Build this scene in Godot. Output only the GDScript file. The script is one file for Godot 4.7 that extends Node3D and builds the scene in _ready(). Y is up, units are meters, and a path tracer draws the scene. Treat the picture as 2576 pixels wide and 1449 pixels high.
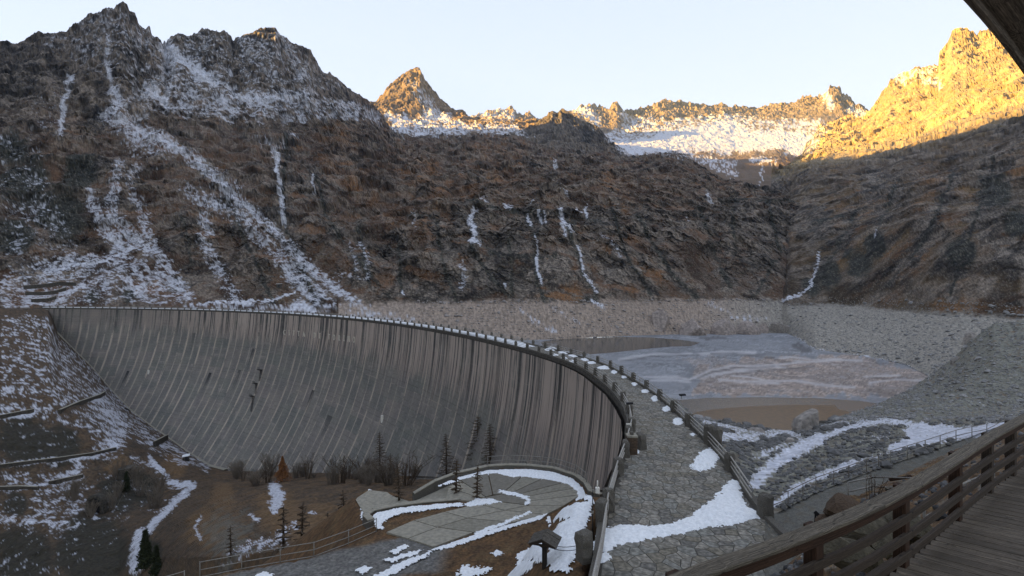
extends Node3D
# A high alpine dam and its half-frozen lake late on a winter afternoon. Metres, y up; y = 0 is the dam crest.
# Measurements are taken as sight lines: (px, py) on a 2576 x 1449 frame plus a distance gives a place in the world.

const F := 1288.0
const CX := 1288.0
const CY := 724.5
const CAMY := 11.5
const LAKE := -30.0
const MW := 660
const MH := 376

var nA := FastNoiseLite.new()   # ridged: rock ribs and gullies
var nB := FastNoiseLite.new()   # soft fractal
var nC := FastNoiseLite.new()   # fine speckle
var nD := FastNoiseLite.new()   # cells: boulders
var nE := FastNoiseLite.new()   # cells: blocks of a crag
var nF := FastNoiseLite.new()   # cells: the cracks between those blocks
var rng := RandomNumberGenerator.new()
var snow_m := PackedFloat32Array()
var rust_m := PackedFloat32Array()
var rock_m := PackedFloat32Array()
var dark_m := PackedFloat32Array()
var M := {}
var crestL := PackedVector2Array()   # x, depth every metre
var crestR := PackedVector2Array()
var SH := {}

func _ready() -> void:
	var cam := Camera3D.new()
	cam.name = "camera"
	cam.keep_aspect = Camera3D.KEEP_HEIGHT
	cam.fov = rad_to_deg(2.0 * atan(724.5 / F))
	cam.near = 0.1
	cam.far = 20000.0
	cam.position = Vector3(0, CAMY, 0)
	add_child(cam)
	cam.current = true
	var we := WorldEnvironment.new()
	we.name = "world_environment"
	var env := Environment.new()
	env.background_mode = Environment.BG_SKY
	env.sky = Sky.new()
	var sky := ProceduralSkyMaterial.new()
	sky.sky_top_color = Color(0.70, 0.76, 0.89)
	sky.sky_horizon_color = Color(0.945, 0.975, 1.0)
	sky.sky_curve = 0.26
	sky.energy_multiplier = 0.338
	sky.ground_bottom_color = Color(0.3, 0.3, 0.3)
	sky.ground_horizon_color = Color(0.6, 0.62, 0.65)
	sky.sun_angle_max = 12.0
	sky.sun_curve = 0.1
	env.sky.sky_material = sky
	env.tonemap_mode = Environment.TONE_MAPPER_LINEAR
	env.tonemap_exposure = 4.2
	env.fog_enabled = true
	env.fog_density = 0.000026
	env.fog_light_color = Color(0.8, 0.9, 1.0)
	env.sdfgi_enabled = true
	env.ssao_enabled = true
	env.ssil_enabled = true
	we.environment = env
	add_child(we)
	var sun := DirectionalLight3D.new()
	sun.name = "sun"
	sun.light_energy = 1.6
	sun.light_color = Color(1.0, 0.8, 0.43)
	sun.light_angular_distance = 0.5
	sun.shadow_enabled = true
	sun.look_at_from_position(Vector3.ZERO, -SUN, Vector3.UP)
	add_child(sun)

	setup_noise()
	setup_materials()
	setup_crest()
	paint_masks()
	build_mountains()
	build_lake()
	build_dam()
	build_foreground()
	build_objects()

const SUN := Vector3(-1.0, 0.19, 0.1)   # towards the sun: low in the south-west, behind the left-hand ridge

# ---------------------------------------------------------------- helpers
func P(px: float, py: float, d: float) -> Vector3:
	return Vector3((px - CX) / F * d, CAMY + (CY - py) / F * d, -d)

func PY(px: float, py: float, y: float) -> Vector3:
	return P(px, py, (CAMY - y) * F / (py - CY))

func scr(p: Vector3) -> Vector2:
	return Vector2(CX + p.x / -p.z * F, CY - (p.y - CAMY) / -p.z * F)

func tag(o: Node, label := "", category := "", group := "", kind := "") -> Node:
	if label: o.set_meta("label", label)
	if category: o.set_meta("category", category)
	if group: o.set_meta("group", group)
	if kind: o.set_meta("kind", kind)
	return o

func put(called: String, mesh: Mesh, material: Material, parent: Node = null) -> MeshInstance3D:
	var o := MeshInstance3D.new()
	o.name = called
	o.mesh = mesh
	if material: o.material_override = material
	(parent if parent else self).add_child(o, true)
	return o

func thing(called: String, at: Vector3, label: String, category: String, group := "") -> Node3D:
	var o := Node3D.new()
	o.name = called
	o.position = at
	add_child(o, true)
	tag(o, label, category, group)
	return o

func copy(src: Node3D, at: Vector3, turn := 0.0, sc := 1.0, label := "", group := "") -> Node3D:
	var c: Node3D = src.duplicate()
	c.name = base_name(src.name)
	add_child(c, true)
	c.position = at
	c.rotation.y = turn
	c.scale = Vector3.ONE * sc
	if label: c.set_meta("label", label)
	if group: c.set_meta("group", group)
	return c

func base_name(n: String) -> String:
	var k := n.length()
	while k > 0 and n[k - 1].is_valid_int(): k -= 1
	return n.substr(0, k).trim_suffix("_")

func lin(r: float, g: float, b: float) -> Color:
	return Color(r * 1.06, g, b * 0.87).linear_to_srgb()

func st_new() -> SurfaceTool:
	var st := SurfaceTool.new()
	st.begin(Mesh.PRIMITIVE_TRIANGLES)
	st.set_smooth_group(-1)
	return st

func quad(st: SurfaceTool, a: Vector3, b: Vector3, c: Vector3, d: Vector3) -> void:
	# a b c d clockwise seen from the front
	st.add_vertex(a); st.add_vertex(b); st.add_vertex(c)
	st.add_vertex(a); st.add_vertex(c); st.add_vertex(d)

func obox(st: SurfaceTool, c: Vector3, ex: Vector3, ey: Vector3, ez: Vector3, bev := 0.0) -> void:
	# oriented box by half axes; bev > 0 chamfers every edge by that fraction of the smallest half axis
	if ex.cross(ey).dot(ez) < 0: ez = -ez
	if bev <= 0.0:
		for s in [[ex, ey, ez], [ey, ez, ex], [ez, ex, ey]]:
			for sg in [1.0, -1.0]:
				var n: Vector3 = s[2] * sg
				var u: Vector3 = s[0]
				var v: Vector3 = s[1] * sg
				quad(st, c + n - u - v, c + n - u + v, c + n + u + v, c + n + u - v)
		return
	var m := minf(ex.length(), minf(ey.length(), ez.length())) * bev
	var kx := ex * (1.0 - m / ex.length())
	var ky := ey * (1.0 - m / ey.length())
	var kz := ez * (1.0 - m / ez.length())
	var ax := [ex, ey, ez]
	var kk := [kx, ky, kz]
	for i in 3:
		var j := (i + 1) % 3
		var k := (i + 2) % 3
		for sg in [1.0, -1.0]:
			var n: Vector3 = ax[i] * sg
			var u: Vector3 = kk[j]
			var v: Vector3 = kk[k] * sg
			quad(st, c + n - u - v, c + n - u + v, c + n + u + v, c + n + u - v)
			for s2 in [1.0, -1.0]:   # edge strips between face i and face j
				var ni: Vector3 = kk[i] * sg
				var nj: Vector3 = kk[j] * s2
				var w: Vector3 = kk[k]
				var e0: Vector3 = c + ax[i] * sg + nj
				var e1: Vector3 = c + ni + ax[j] * s2
				if sg * s2 > 0: quad(st, e0 - w, e0 + w, e1 + w, e1 - w)
				else: quad(st, e1 - w, e1 + w, e0 + w, e0 - w)

func box_mesh(ex: Vector3, ey: Vector3, ez: Vector3, c := Vector3.ZERO, bev := 0.0) -> ArrayMesh:
	var st := st_new()
	obox(st, c, ex, ey, ez, bev)
	st.generate_normals()
	return st.commit()

func tube(st: SurfaceTool, pts: Array, rad: Array, n := 6, caps := true) -> void:
	var rings := []
	for i in pts.size():
		var p: Vector3 = pts[i]
		var t: Vector3 = ((pts[mini(i + 1, pts.size() - 1)] as Vector3) - (pts[maxi(i - 1, 0)] as Vector3)).normalized()
		var a := t.cross(Vector3.UP if absf(t.y) < 0.9 else Vector3.RIGHT).normalized()
		var b := t.cross(a)
		var r: float = rad[mini(i, rad.size() - 1)]
		var ring := PackedVector3Array()
		for k in n:
			var th := TAU * k / n
			ring.append(p + (a * cos(th) + b * sin(th)) * r)
		rings.append(ring)
	for i in pts.size() - 1:
		for k in n:
			var k2 := (k + 1) % n
			quad(st, rings[i][k], rings[i][k2], rings[i + 1][k2], rings[i + 1][k])
	if caps and n > 3:
		for k in range(1, n - 1):
			st.add_vertex(rings[0][0]); st.add_vertex(rings[0][k + 1]); st.add_vertex(rings[0][k])
			var e := pts.size() - 1
			st.add_vertex(rings[e][0]); st.add_vertex(rings[e][k]); st.add_vertex(rings[e][k + 1])

func tube_mesh(pts: Array, rad: Array, n := 6) -> ArrayMesh:
	var st := st_new()
	st.set_smooth_group(1)
	tube(st, pts, rad, n)
	st.generate_normals()
	return st.commit()

func rock_mesh(seed_: int, detail := 2, rough := 0.35, flat := 0.7) -> ArrayMesh:
	# an angular boulder of about unit radius: a subdivided octahedron cut by random planes
	var r := RandomNumberGenerator.new()
	r.seed = seed_
	var planes := []
	for i in 9:
		planes.append([Vector3(r.randfn(), r.randfn(), r.randfn()).normalized(), r.randf_range(1.0 - rough, 1.0)])
	var st := st_new()
	var o := [Vector3.UP, Vector3.RIGHT, Vector3.BACK, Vector3.LEFT, Vector3.FORWARD, Vector3.DOWN]
	for f in [[0, 1, 2], [0, 2, 3], [0, 3, 4], [0, 4, 1], [5, 2, 1], [5, 3, 2], [5, 4, 3], [5, 1, 4]]:
		var a: Vector3 = o[f[0]]
		var b: Vector3 = o[f[1]]
		var c: Vector3 = o[f[2]]
		var n := 1 << detail
		for i in n:
			for j in n - i:
				var q := [[i, j], [i + 1, j], [i, j + 1], [i + 1, j + 1]]
				var tri := [[0, 1, 2]] if i + j == n - 1 else [[0, 1, 2], [1, 3, 2]]
				for t in tri:
					for m in [0, 1, 2]:
						var w = q[t[m]]
						var p: Vector3 = (a + (b - a) * (float(w[0]) / n) + (c - a) * (float(w[1]) / n)).normalized()
						var k := 1.0
						for pl in planes:
							var dd: float = p.dot(pl[0])
							if dd > 0.01: k = minf(k, pl[1] / dd)
						p *= k * (1.0 + 0.06 * nC.get_noise_3d(p.x * 3.0 + seed_, p.y * 3.0, p.z * 3.0))
						st.add_vertex(Vector3(p.x, p.y * flat, p.z))
	st.generate_normals()
	return st.commit()

func scatter(called: String, mesh: Mesh, material: Material, xf: Array, cols: Array, label: String, category := "", parent: Node = null) -> void:
	var mm := MultiMesh.new()
	mm.transform_format = MultiMesh.TRANSFORM_3D
	mm.use_colors = cols.size() > 0
	mm.mesh = mesh
	mm.instance_count = xf.size()
	for i in xf.size():
		mm.set_instance_transform(i, xf[i])
		if cols.size() > 0: mm.set_instance_color(i, cols[i])
	var o := MultiMeshInstance3D.new()
	o.name = called
	o.multimesh = mm
	o.material_override = material
	(parent if parent else self).add_child(o, true)
	tag(o, label, category, "", "stuff")

# ---------------------------------------------------------------- noise, textures, materials
func setup_noise() -> void:
	rng.seed = 11
	for n in [nA, nB, nC, nD, nE, nF]: n.frequency = 1.0
	for n in [nE, nF]:
		n.noise_type = FastNoiseLite.TYPE_CELLULAR
		n.fractal_type = FastNoiseLite.FRACTAL_NONE
		n.seed = 17
	nE.cellular_return_type = FastNoiseLite.RETURN_CELL_VALUE
	nF.cellular_return_type = FastNoiseLite.RETURN_DISTANCE2_SUB
	nA.noise_type = FastNoiseLite.TYPE_SIMPLEX_SMOOTH
	nA.fractal_type = FastNoiseLite.FRACTAL_RIDGED
	nA.fractal_octaves = 4
	nA.seed = 3
	nB.noise_type = FastNoiseLite.TYPE_SIMPLEX_SMOOTH
	nB.fractal_type = FastNoiseLite.FRACTAL_FBM
	nB.fractal_octaves = 4
	nB.seed = 8
	nC.noise_type = FastNoiseLite.TYPE_SIMPLEX
	nC.fractal_type = FastNoiseLite.FRACTAL_FBM
	nC.fractal_octaves = 2
	nC.seed = 21
	nD.noise_type = FastNoiseLite.TYPE_CELLULAR
	nD.cellular_return_type = FastNoiseLite.RETURN_DISTANCE
	nD.fractal_type = FastNoiseLite.FRACTAL_NONE
	nD.seed = 5

func noise_tex(freq: float, oct: int, lo: float, hi: float, seed_: int, size := 512, normal := false, kind := FastNoiseLite.TYPE_SIMPLEX_SMOOTH) -> NoiseTexture2D:
	var t := NoiseTexture2D.new()
	t.width = size
	t.height = size
	t.seamless = true
	var n := FastNoiseLite.new()
	n.noise_type = kind
	n.frequency = freq
	n.fractal_octaves = oct
	n.seed = seed_
	t.noise = n
	if normal:
		t.as_normal_map = true
		t.bump_strength = 6.0
	else:
		var g := Gradient.new()
		g.set_color(0, Color(lo, lo, lo))
		g.set_color(1, Color(hi, hi, hi))
		t.color_ramp = g
	return t

func wood_tex(w: int, h: int, lo: float, hi: float, seed_: int) -> ImageTexture:
	# grain along x with a few knots
	var im := Image.create(w, h, false, Image.FORMAT_RGB8)
	var r := RandomNumberGenerator.new()
	r.seed = seed_
	var knots := []
	for i in 7: knots.append([r.randf() * w, r.randf() * h, r.randf_range(4, 9)])
	for y in h:
		for x in w:
			var yy := float(y)
			var dark := 0.0
			for k in knots:
				var dx: float = x - k[0]
				var dy: float = y - k[1]
				var q: float = dx * dx / (k[2] * k[2] * 16.0) + dy * dy / (k[2] * k[2] * 2.0)
				yy += dy * 1.6 * exp(-q * 0.6)
				dark += exp(-q * 14.0)
			var v := 0.5 + 0.5 * nC.get_noise_3d(x * 0.0016, yy * 0.36, seed_ * 7.0) + 0.35 * nC.get_noise_3d(x * 0.02, yy * 1.1, seed_ * 3.0)
			v = clampf(v, 0, 1)
			var c := lerpf(lo, hi, v) * (1.0 - 0.65 * minf(1.0, dark))
			im.set_pixel(x, y, Color(c, c * 0.985, c * 0.96))
	return ImageTexture.create_from_image(im)

func mat(c: Color, rough := 0.9, tex: Texture2D = null, scale := 1.0, bump: Texture2D = null, bump_d := 1.0, world := true) -> StandardMaterial3D:
	var m := StandardMaterial3D.new()
	m.albedo_color = c
	m.roughness = rough
	m.metallic_specular = 0.3
	if tex:
		m.albedo_texture = tex
	if bump:
		m.heightmap_enabled = true
		m.heightmap_texture = bump
		m.heightmap_scale = bump_d
	if tex or bump:
		m.uv1_triplanar = true
		m.uv1_world_triplanar = world
		m.uv1_scale = Vector3.ONE * scale
	return m

func setup_materials() -> void:
	var fine := noise_tex(0.03, 5, 0.62, 1.0, 1)
	var coarse := noise_tex(0.012, 5, 0.55, 1.0, 2)
	var bumpy := noise_tex(0.04, 5, 0.0, 1.0, 3)
	var gravel := noise_tex(0.11, 3, 0.5, 1.0, 4, 512, false, FastNoiseLite.TYPE_CELLULAR)
	M.fine = fine
	M.bumpy = bumpy
	for k in [["terrain", 0.02], ["near", 0.22], ["mid", 0.06]]:
		var m := mat(Color.WHITE, 0.95, fine, k[1])
		m.vertex_color_use_as_albedo = true
		M[k[0]] = m
	M.path = mat(Color.WHITE, 0.95, gravel, 0.9, gravel, 2.0)
	M.path.vertex_color_use_as_albedo = true
	M.near.heightmap_enabled = true
	M.near.heightmap_texture = bumpy
	M.near.heightmap_scale = 6.0
	M.gravel = mat(lin(0.25, 0.25, 0.215), 0.95, gravel, 0.5, gravel, 3.0)
	M.concrete = mat(lin(0.33, 0.315, 0.27), 0.9, noise_tex(0.02, 5, 0.78, 1.0, 31), 0.2, bumpy, 1.2)
	M.concrete_dark = mat(lin(0.16, 0.15, 0.135), 0.9, coarse, 0.2, bumpy, 1.0)
	M.wallstone = mat(lin(0.11, 0.102, 0.09), 0.9, coarse, 0.15, bumpy, 3.0)
	M.granite = mat(lin(0.29, 0.275, 0.25), 0.9, noise_tex(0.06, 5, 0.35, 1.0, 9), 0.9, bumpy, 3.0)
	M.rail = mat(lin(0.5, 0.49, 0.47), 0.55, fine, 0.8)
	M.steel = mat(lin(0.33, 0.32, 0.3), 0.5, fine, 0.8)
	M.rust = mat(lin(0.13, 0.115, 0.1), 0.7)
	M.snow = mat(lin(0.87, 0.92, 1.0), 0.7, noise_tex(0.02, 4, 0.86, 1.0, 12), 0.4, bumpy, 3.0)
	M.snow.subsurf_scatter_enabled = false
	M.slab_base = mat(lin(0.11, 0.104, 0.094), 0.95, fine, 1.0)
	M.flag = []
	for k in 6:
		var g: float = [0.3, 0.34, 0.24, 0.39, 0.32, 0.28][k]
		M.flag.append(mat(lin(g, g * [0.95, 0.96, 0.97, 0.95, 1.0, 0.93][k], g * [0.84, 0.87, 0.9, 0.85, 0.93, 0.78][k]), 0.85, coarse, 0.55, bumpy, 1.0))
	var wt := wood_tex(1024, 128, 0.35, 1.0, 4)
	var wt2 := wood_tex(1024, 128, 0.45, 1.0, 9)
	M.wood_grey = uvmat(lin(0.2, 0.182, 0.155), wt)
	M.wood_brown = uvmat(lin(0.075, 0.043, 0.029), wt2)
	M.wood_dark = uvmat(lin(0.085, 0.068, 0.056), wt2)
	M.deck = []
	for k in 4:
		var q: float = [1.0, 0.74, 1.2, 0.88][k]
		M.deck.append(uvmat(lin(0.2 * q, 0.175 * q, 0.15 * q), wt if k % 2 == 0 else wt2))
	M.post_wood = mat(lin(0.045, 0.04, 0.036), 0.85, fine, 2.0)
	M.shingle = mat(lin(0.14, 0.13, 0.115), 0.85, coarse, 1.2, bumpy, 1.5)
	M.bark = mat(lin(0.05, 0.038, 0.028), 0.95)
	M.twig = mat(lin(0.085, 0.065, 0.048), 0.95)
	M.twig_grey = mat(lin(0.15, 0.13, 0.11), 0.95)
	M.needle = mat(lin(0.24, 0.11, 0.045), 0.9)
	M.pine = mat(lin(0.028, 0.035, 0.018), 0.9)
	M.straw = mat(lin(0.3, 0.2, 0.08), 0.95)
	M.white = mat(lin(0.7, 0.7, 0.68), 0.6)
	M.yellow = mat(lin(0.6, 0.33, 0.04), 0.6)
	M.letter = mat(lin(0.55, 0.52, 0.47), 0.8)
	M.black = mat(lin(0.02, 0.02, 0.022), 0.6)
	M.mossy = mat(lin(0.15, 0.135, 0.1), 0.95, coarse, 0.8, bumpy, 4.0)
	M.rock_c = mat(Color.WHITE, 0.95, fine, 0.15)
	M.rock_c.vertex_color_use_as_albedo = true
	M.boulder = mat(lin(0.46, 0.43, 0.41), 0.95, coarse, 0.12, bumpy, 8.0)
	M.fascia = uvmat(lin(0.42, 0.38, 0.37), wt)
	M.boulder_pink = mat(lin(0.52, 0.46, 0.44), 0.95, coarse, 0.06, bumpy, 8.0)

func uvmat(c: Color, t: Texture2D) -> StandardMaterial3D:
	var m := StandardMaterial3D.new()
	m.albedo_color = c
	m.albedo_texture = t
	m.roughness = 0.8
	m.metallic_specular = 0.3
	m.heightmap_enabled = true
	m.heightmap_texture = t
	m.heightmap_scale = 0.12
	return m

func board(st: SurfaceTool, a: Vector3, b: Vector3, up: Vector3, w: float, h: float, u0 := 0.0, bev := 0.006) -> void:
	# a plank from a to b, width w across, height h along up, rounded edges; texture grain runs along it
	var t := (b - a).normalized()
	var s := t.cross(up).normalized()
	up = s.cross(t).normalized()
	var prof := [Vector2(-w / 2 + bev, -h / 2), Vector2(-w / 2, -h / 2 + bev), Vector2(-w / 2, h / 2 - bev), Vector2(-w / 2 + bev, h / 2), Vector2(w / 2 - bev, h / 2), Vector2(w / 2, h / 2 - bev), Vector2(w / 2, -h / 2 + bev), Vector2(w / 2 - bev, -h / 2)]
	var L := a.distance_to(b)
	var run := 0.0
	for i in 8:
		var p: Vector2 = prof[i]
		var q: Vector2 = prof[(i + 1) % 8]
		var v0 := run / 0.32 + u0 * 0.37
		run += p.distance_to(q)
		var v1 := run / 0.32 + u0 * 0.37
		var pa := a + s * p.x + up * p.y
		var qa := a + s * q.x + up * q.y
		var pb := b + s * p.x + up * p.y
		var qb := b + s * q.x + up * q.y
		for k in [[pa, u0, v0], [pb, u0 + L / 2.2, v0], [qb, u0 + L / 2.2, v1], [pa, u0, v0], [qb, u0 + L / 2.2, v1], [qa, u0, v1]]:
			st.set_uv(Vector2(k[1], k[2]))
			st.add_vertex(k[0])
	for e in 2:
		var o: Vector3 = b if e else a
		var c := []
		for p in prof: c.append(o + s * p.x + up * p.y)
		for i in range(1, 7):
			st.set_uv(Vector2(u0, 0.1)); st.add_vertex(c[0])
			st.set_uv(Vector2(u0 + 0.05, 0.2)); st.add_vertex(c[i] if e else c[i + 1])
			st.set_uv(Vector2(u0 + 0.05, 0.3)); st.add_vertex(c[i + 1] if e else c[i])

func board_mesh(a: Vector3, b: Vector3, up: Vector3, w: float, h: float, u0 := 0.0, bev := 0.006) -> ArrayMesh:
	var st := st_new()
	board(st, a, b, up, w, h, u0, bev)
	st.generate_normals()
	return st.commit()

# ---------------------------------------------------------------- where snow lies, where rock or rusty shrubs show (traced along gullies and ledges)
func stroke(m: PackedFloat32Array, pts: Array, w: float, s: float) -> void:
	for i in range(0, maxi(pts.size() - 2, 1), 2):
		var a := Vector2(pts[i], pts[i + 1])
		var b := Vector2(pts[mini(i + 2, pts.size() - 2)], pts[mini(i + 3, pts.size() - 1)])
		var x0 := maxi(int((minf(a.x, b.x) - w + 32) / 4), 0)
		var x1 := mini(int((maxf(a.x, b.x) + w + 32) / 4) + 1, MW - 1)
		var y0 := maxi(int((minf(a.y, b.y) - w + 24) / 4), 0)
		var y1 := mini(int((maxf(a.y, b.y) + w + 24) / 4) + 1, MH - 1)
		var ab := b - a
		var l2 := maxf(ab.length_squared(), 0.001)
		for y in range(y0, y1 + 1):
			for x in range(x0, x1 + 1):
				var q := Vector2(x * 4 - 30, y * 4 - 22)
				var t := clampf((q - a).dot(ab) / l2, 0, 1)
				var d := q.distance_to(a + ab * t) / w
				if d < 1.0:
					var v := s * (1.0 - d * d)
					var k := y * MW + x
					m[k] = maxf(m[k], v) if s > 0 else minf(m[k], m[k] * (1.0 - d * d) + v * 0.0 + (m[k] + s) * (1.0 - d * d) * 0.0)

func fill(m: PackedFloat32Array, pts: Array, s: float, soft := 14.0) -> void:
	var pg := PackedVector2Array()
	var lo := Vector2(1e9, 1e9)
	var hi := Vector2(-1e9, -1e9)
	for i in range(0, pts.size(), 2):
		var v := Vector2(pts[i], pts[i + 1])
		pg.append(v)
		lo = lo.min(v)
		hi = hi.max(v)
	for y in range(maxi(int((lo.y + 24) / 4), 0), mini(int((hi.y + 24) / 4) + 1, MH - 1)):
		for x in range(maxi(int((lo.x + 32) / 4), 0), mini(int((hi.x + 32) / 4) + 1, MW - 1)):
			var q := Vector2(x * 4 - 30 + nB.get_noise_2d(x * 0.12, y * 0.12) * soft, y * 4 - 22 + nB.get_noise_2d(x * 0.12 + 50, y * 0.12) * soft)
			if Geometry2D.is_point_in_polygon(q, pg):
				var k := y * MW + x
				m[k] = maxf(m[k], s) if s > 0 else minf(m[k], 0.2)

func at_mask(m: PackedFloat32Array, px: float, py: float) -> float:
	var fx := clampf((px + 30) / 4.0, 0, MW - 1.01)
	var fy := clampf((py + 22) / 4.0, 0, MH - 1.01)
	var x := int(fx)
	var y := int(fy)
	fx -= x
	fy -= y
	var k := y * MW + x
	return lerpf(lerpf(m[k], m[k + 1], fx), lerpf(m[k + MW], m[k + MW + 1], fx), fy)

func paint_masks() -> void:
	for m in [snow_m, rust_m, rock_m, dark_m]: m.resize(MW * MH)
	snow_m.resize(MW * MH); rust_m.resize(MW * MH); rock_m.resize(MW * MH); dark_m.resize(MW * MH)
	var s := snow_m
	# left-hand massif
	fill(s, [370, 215, 430, 130, 480, 170, 560, 215, 640, 245, 740, 235, 800, 250, 905, 262, 960, 290, 955, 315, 860, 305, 760, 305, 640, 310, 560, 305, 450, 300, 375, 290, 330, 340, 285, 330, 290, 260], 0.62)
	stroke(s, [420, 125, 450, 150, 500, 185, 545, 215], 30, 1.0)
	stroke(s, [375, 225, 420, 270], 34, 0.9)
	stroke(s, [560, 258, 620, 246, 700, 252, 770, 245], 24, 0.85)
	stroke(s, [700, 90, 740, 150, 770, 210, 790, 240], 22, 0.62)
	stroke(s, [620, 115, 660, 170, 710, 215], 40, 0.5)
	stroke(s, [640, 120, 700, 150], 26, 0.6)
	stroke(s, [450, 105, 520, 120, 570, 140], 30, 0.45)
	stroke(s, [290, 235, 292, 300, 350, 330, 420, 365, 480, 402, 560, 470], 26, 0.85)
	stroke(s, [480, 402, 560, 470, 640, 540, 700, 600, 760, 660, 850, 730, 930, 790], 20, 0.8)
	stroke(s, [290, 300, 345, 340, 400, 372], 55, 0.72)
	stroke(s, [480, 400, 540, 430, 600, 480], 22, 0.5)
	stroke(s, [178, 180, 158, 280, 150, 355], 13, 0.85)
	stroke(s, [272, 100, 272, 180, 288, 250], 12, 0.8)
	stroke(s, [270, 55, 300, 95, 360, 118, 420, 165], 44, 0.52)
	stroke(s, [300, 95, 280, 150, 330, 200], 40, 0.42)
	stroke(s, [690, 370, 698, 420], 12, 0.7)
	stroke(s, [698, 385, 695, 430, 706, 480, 714, 560], 9, 1.0)
	stroke(s, [786, 440, 792, 490], 6, 0.9)
	stroke(s, [735, 340, 690, 360, 640, 350], 20, 0.42)
	stroke(s, [300, 420, 288, 490, 282, 560, 330, 590, 400, 650, 480, 750], 26, 0.72)
	stroke(s, [228, 490, 240, 540, 300, 610], 22, 0.75)
	stroke(s, [345, 430, 320, 470, 352, 520, 372, 560], 20, 0.6)
	stroke(s, [360, 560, 382, 620, 450, 722], 22, 0.72)
	stroke(s, [510, 555, 525, 590], 22, 0.75)
	stroke(s, [505, 600, 535, 640, 560, 700, 592, 755], 26, 0.6)
	stroke(s, [520, 500, 600, 540, 640, 590, 690, 640, 740, 700, 800, 770], 28, 0.68)
	stroke(s, [460, 470, 500, 500, 600, 560], 24, 0.5)
	stroke(s, [730, 650, 760, 700, 830, 760], 30, 0.6)
	fill(s, [0, 690, 150, 650, 300, 620, 420, 690, 480, 765, 0, 775], 0.55)
	stroke(s, [110, 690, 200, 662, 270, 655, 330, 618], 10, 0.9)
	stroke(s, [150, 740, 220, 715, 300, 700, 360, 735], 12, 0.8)
	fill(s, [0, 330, 90, 330, 130, 480, 200, 640, 0, 700], 0.3)
	fill(s, [90, 240, 170, 240, 150, 350, 60, 330], 0.3)
	stroke(s, [480, 766, 590, 763, 690, 755, 742, 735], 4, 1.3)
	stroke(s, [590, 763, 700, 768, 860, 772], 5, 0.8)
	stroke(s, [480, 778, 700, 786, 900, 795, 1030, 812], 26, 0.55)
	stroke(s, [735, 780, 760, 768, 790, 785], 22, 0.9)
	stroke(s, [850, 690, 905, 700, 880, 610], 10, 0.5)
	stroke(s, [905, 610, 930, 660, 925, 700], 10, 0.6)
	fill(s, [70, 108, 167, 80, 283, 24, 320, 20, 400, 100, 430, 210, 300, 230, 180, 150], 0.36)
	fill(s, [420, 110, 500, 84, 580, 92, 590, 200, 520, 190], 0.4)
	fill(s, [592, 105, 690, 76, 790, 150, 880, 230, 740, 240, 600, 200], 0.38)
	stroke(s, [2000, 850, 2012, 856, 2052, 882, 2100, 889, 2150, 896, 2200, 902], 5, 0.8)
	stroke(s, [2200, 902, 2280, 920, 2340, 949], 5, 0.85)
	# frozen falls on the middle cliffs
	stroke(s, [1190, 536, 1186, 560, 1196, 590, 1192, 612], 12, 1.1)
	stroke(s, [1180, 618, 1212, 622], 8, 1.0)
	stroke(s, [1331, 545, 1333, 568], 5, 1.1)
	stroke(s, [1356, 542, 1362, 566], 5, 1.1)
	stroke(s, [1371, 545, 1372, 566], 4, 1.1)
	stroke(s, [1345, 600, 1352, 650], 4, 0.9)
	stroke(s, [1350, 652, 1354, 680, 1366, 722], 6, 1.2)
	stroke(s, [1408, 522, 1414, 555, 1432, 575, 1444, 590], 8, 1.0)
	stroke(s, [1414, 560, 1425, 598], 6, 0.9)
	stroke(s, [1450, 620, 1462, 640, 1468, 690, 1500, 740], 5, 1.0)
	stroke(s, [1444, 523, 1460, 528], 6, 1.1)
	stroke(s, [1472, 520, 1476, 545], 7, 1.1)
	stroke(s, [1270, 524, 1290, 530], 6, 1.1)
	stroke(s, [1330, 518, 1342, 518], 4, 1.1)
	stroke(s, [1205, 508, 1225, 516], 4, 1.0)
	stroke(s, [1160, 668, 1166, 700, 1162, 726], 13, 0.62)
	stroke(s, [1040, 535, 1042, 590], 9, 0.55)
	stroke(s, [1270, 715, 1275, 732], 4, 0.9)
	stroke(s, [1300, 775, 1340, 805, 1400, 835], 7, 0.7)
	stroke(s, [1385, 772, 1430, 800, 1500, 835], 6, 0.6)
	stroke(s, [1490, 760, 1512, 768, 1524, 780], 5, 1.0)
	stroke(s, [1515, 596, 1540, 615, 1562, 645], 8, 0.62)
	stroke(s, [1012, 735, 1016, 740], 5, 1.1)
	stroke(s, [1396, 410, 1398, 425], 6, 1.0)
	stroke(s, [1408, 486, 1430, 496], 4, 1.0)
	stroke(s, [1780, 495, 1790, 502], 6, 1.0)
	stroke(s, [1725, 545, 1735, 560], 4, 0.9)
	stroke(s, [1040, 820, 1090, 842, 1140, 862], 8, 0.6)
	stroke(s, [2058, 640, 2046, 690, 2036, 718, 2010, 740], 6, 0.8)
	stroke(s, [1972, 758, 1985, 750, 2010, 742], 6, 1.2)
	stroke(s, [2198, 580, 2204, 604], 4, 0.9)
	stroke(s, [1916, 425, 1912, 470], 4, 1.0)
	stroke(s, [1840, 800, 1880, 806, 1930, 800], 5, 0.8)
	stroke(s, [1780, 762, 1830, 785, 1900, 800], 6, 0.6)
	# pyramid bench and its faces
	fill(s, [962, 285, 985, 280, 1065, 298, 1150, 308, 1300, 318, 1342, 345, 1200, 342, 1060, 348, 990, 335], 0.7)
	stroke(s, [1040, 215, 1075, 255, 1105, 290], 20, 0.5)
	stroke(s, [1080, 285, 1120, 300], 26, 0.9)
	stroke(s, [990, 300, 1020, 335], 16, 0.9)
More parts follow.
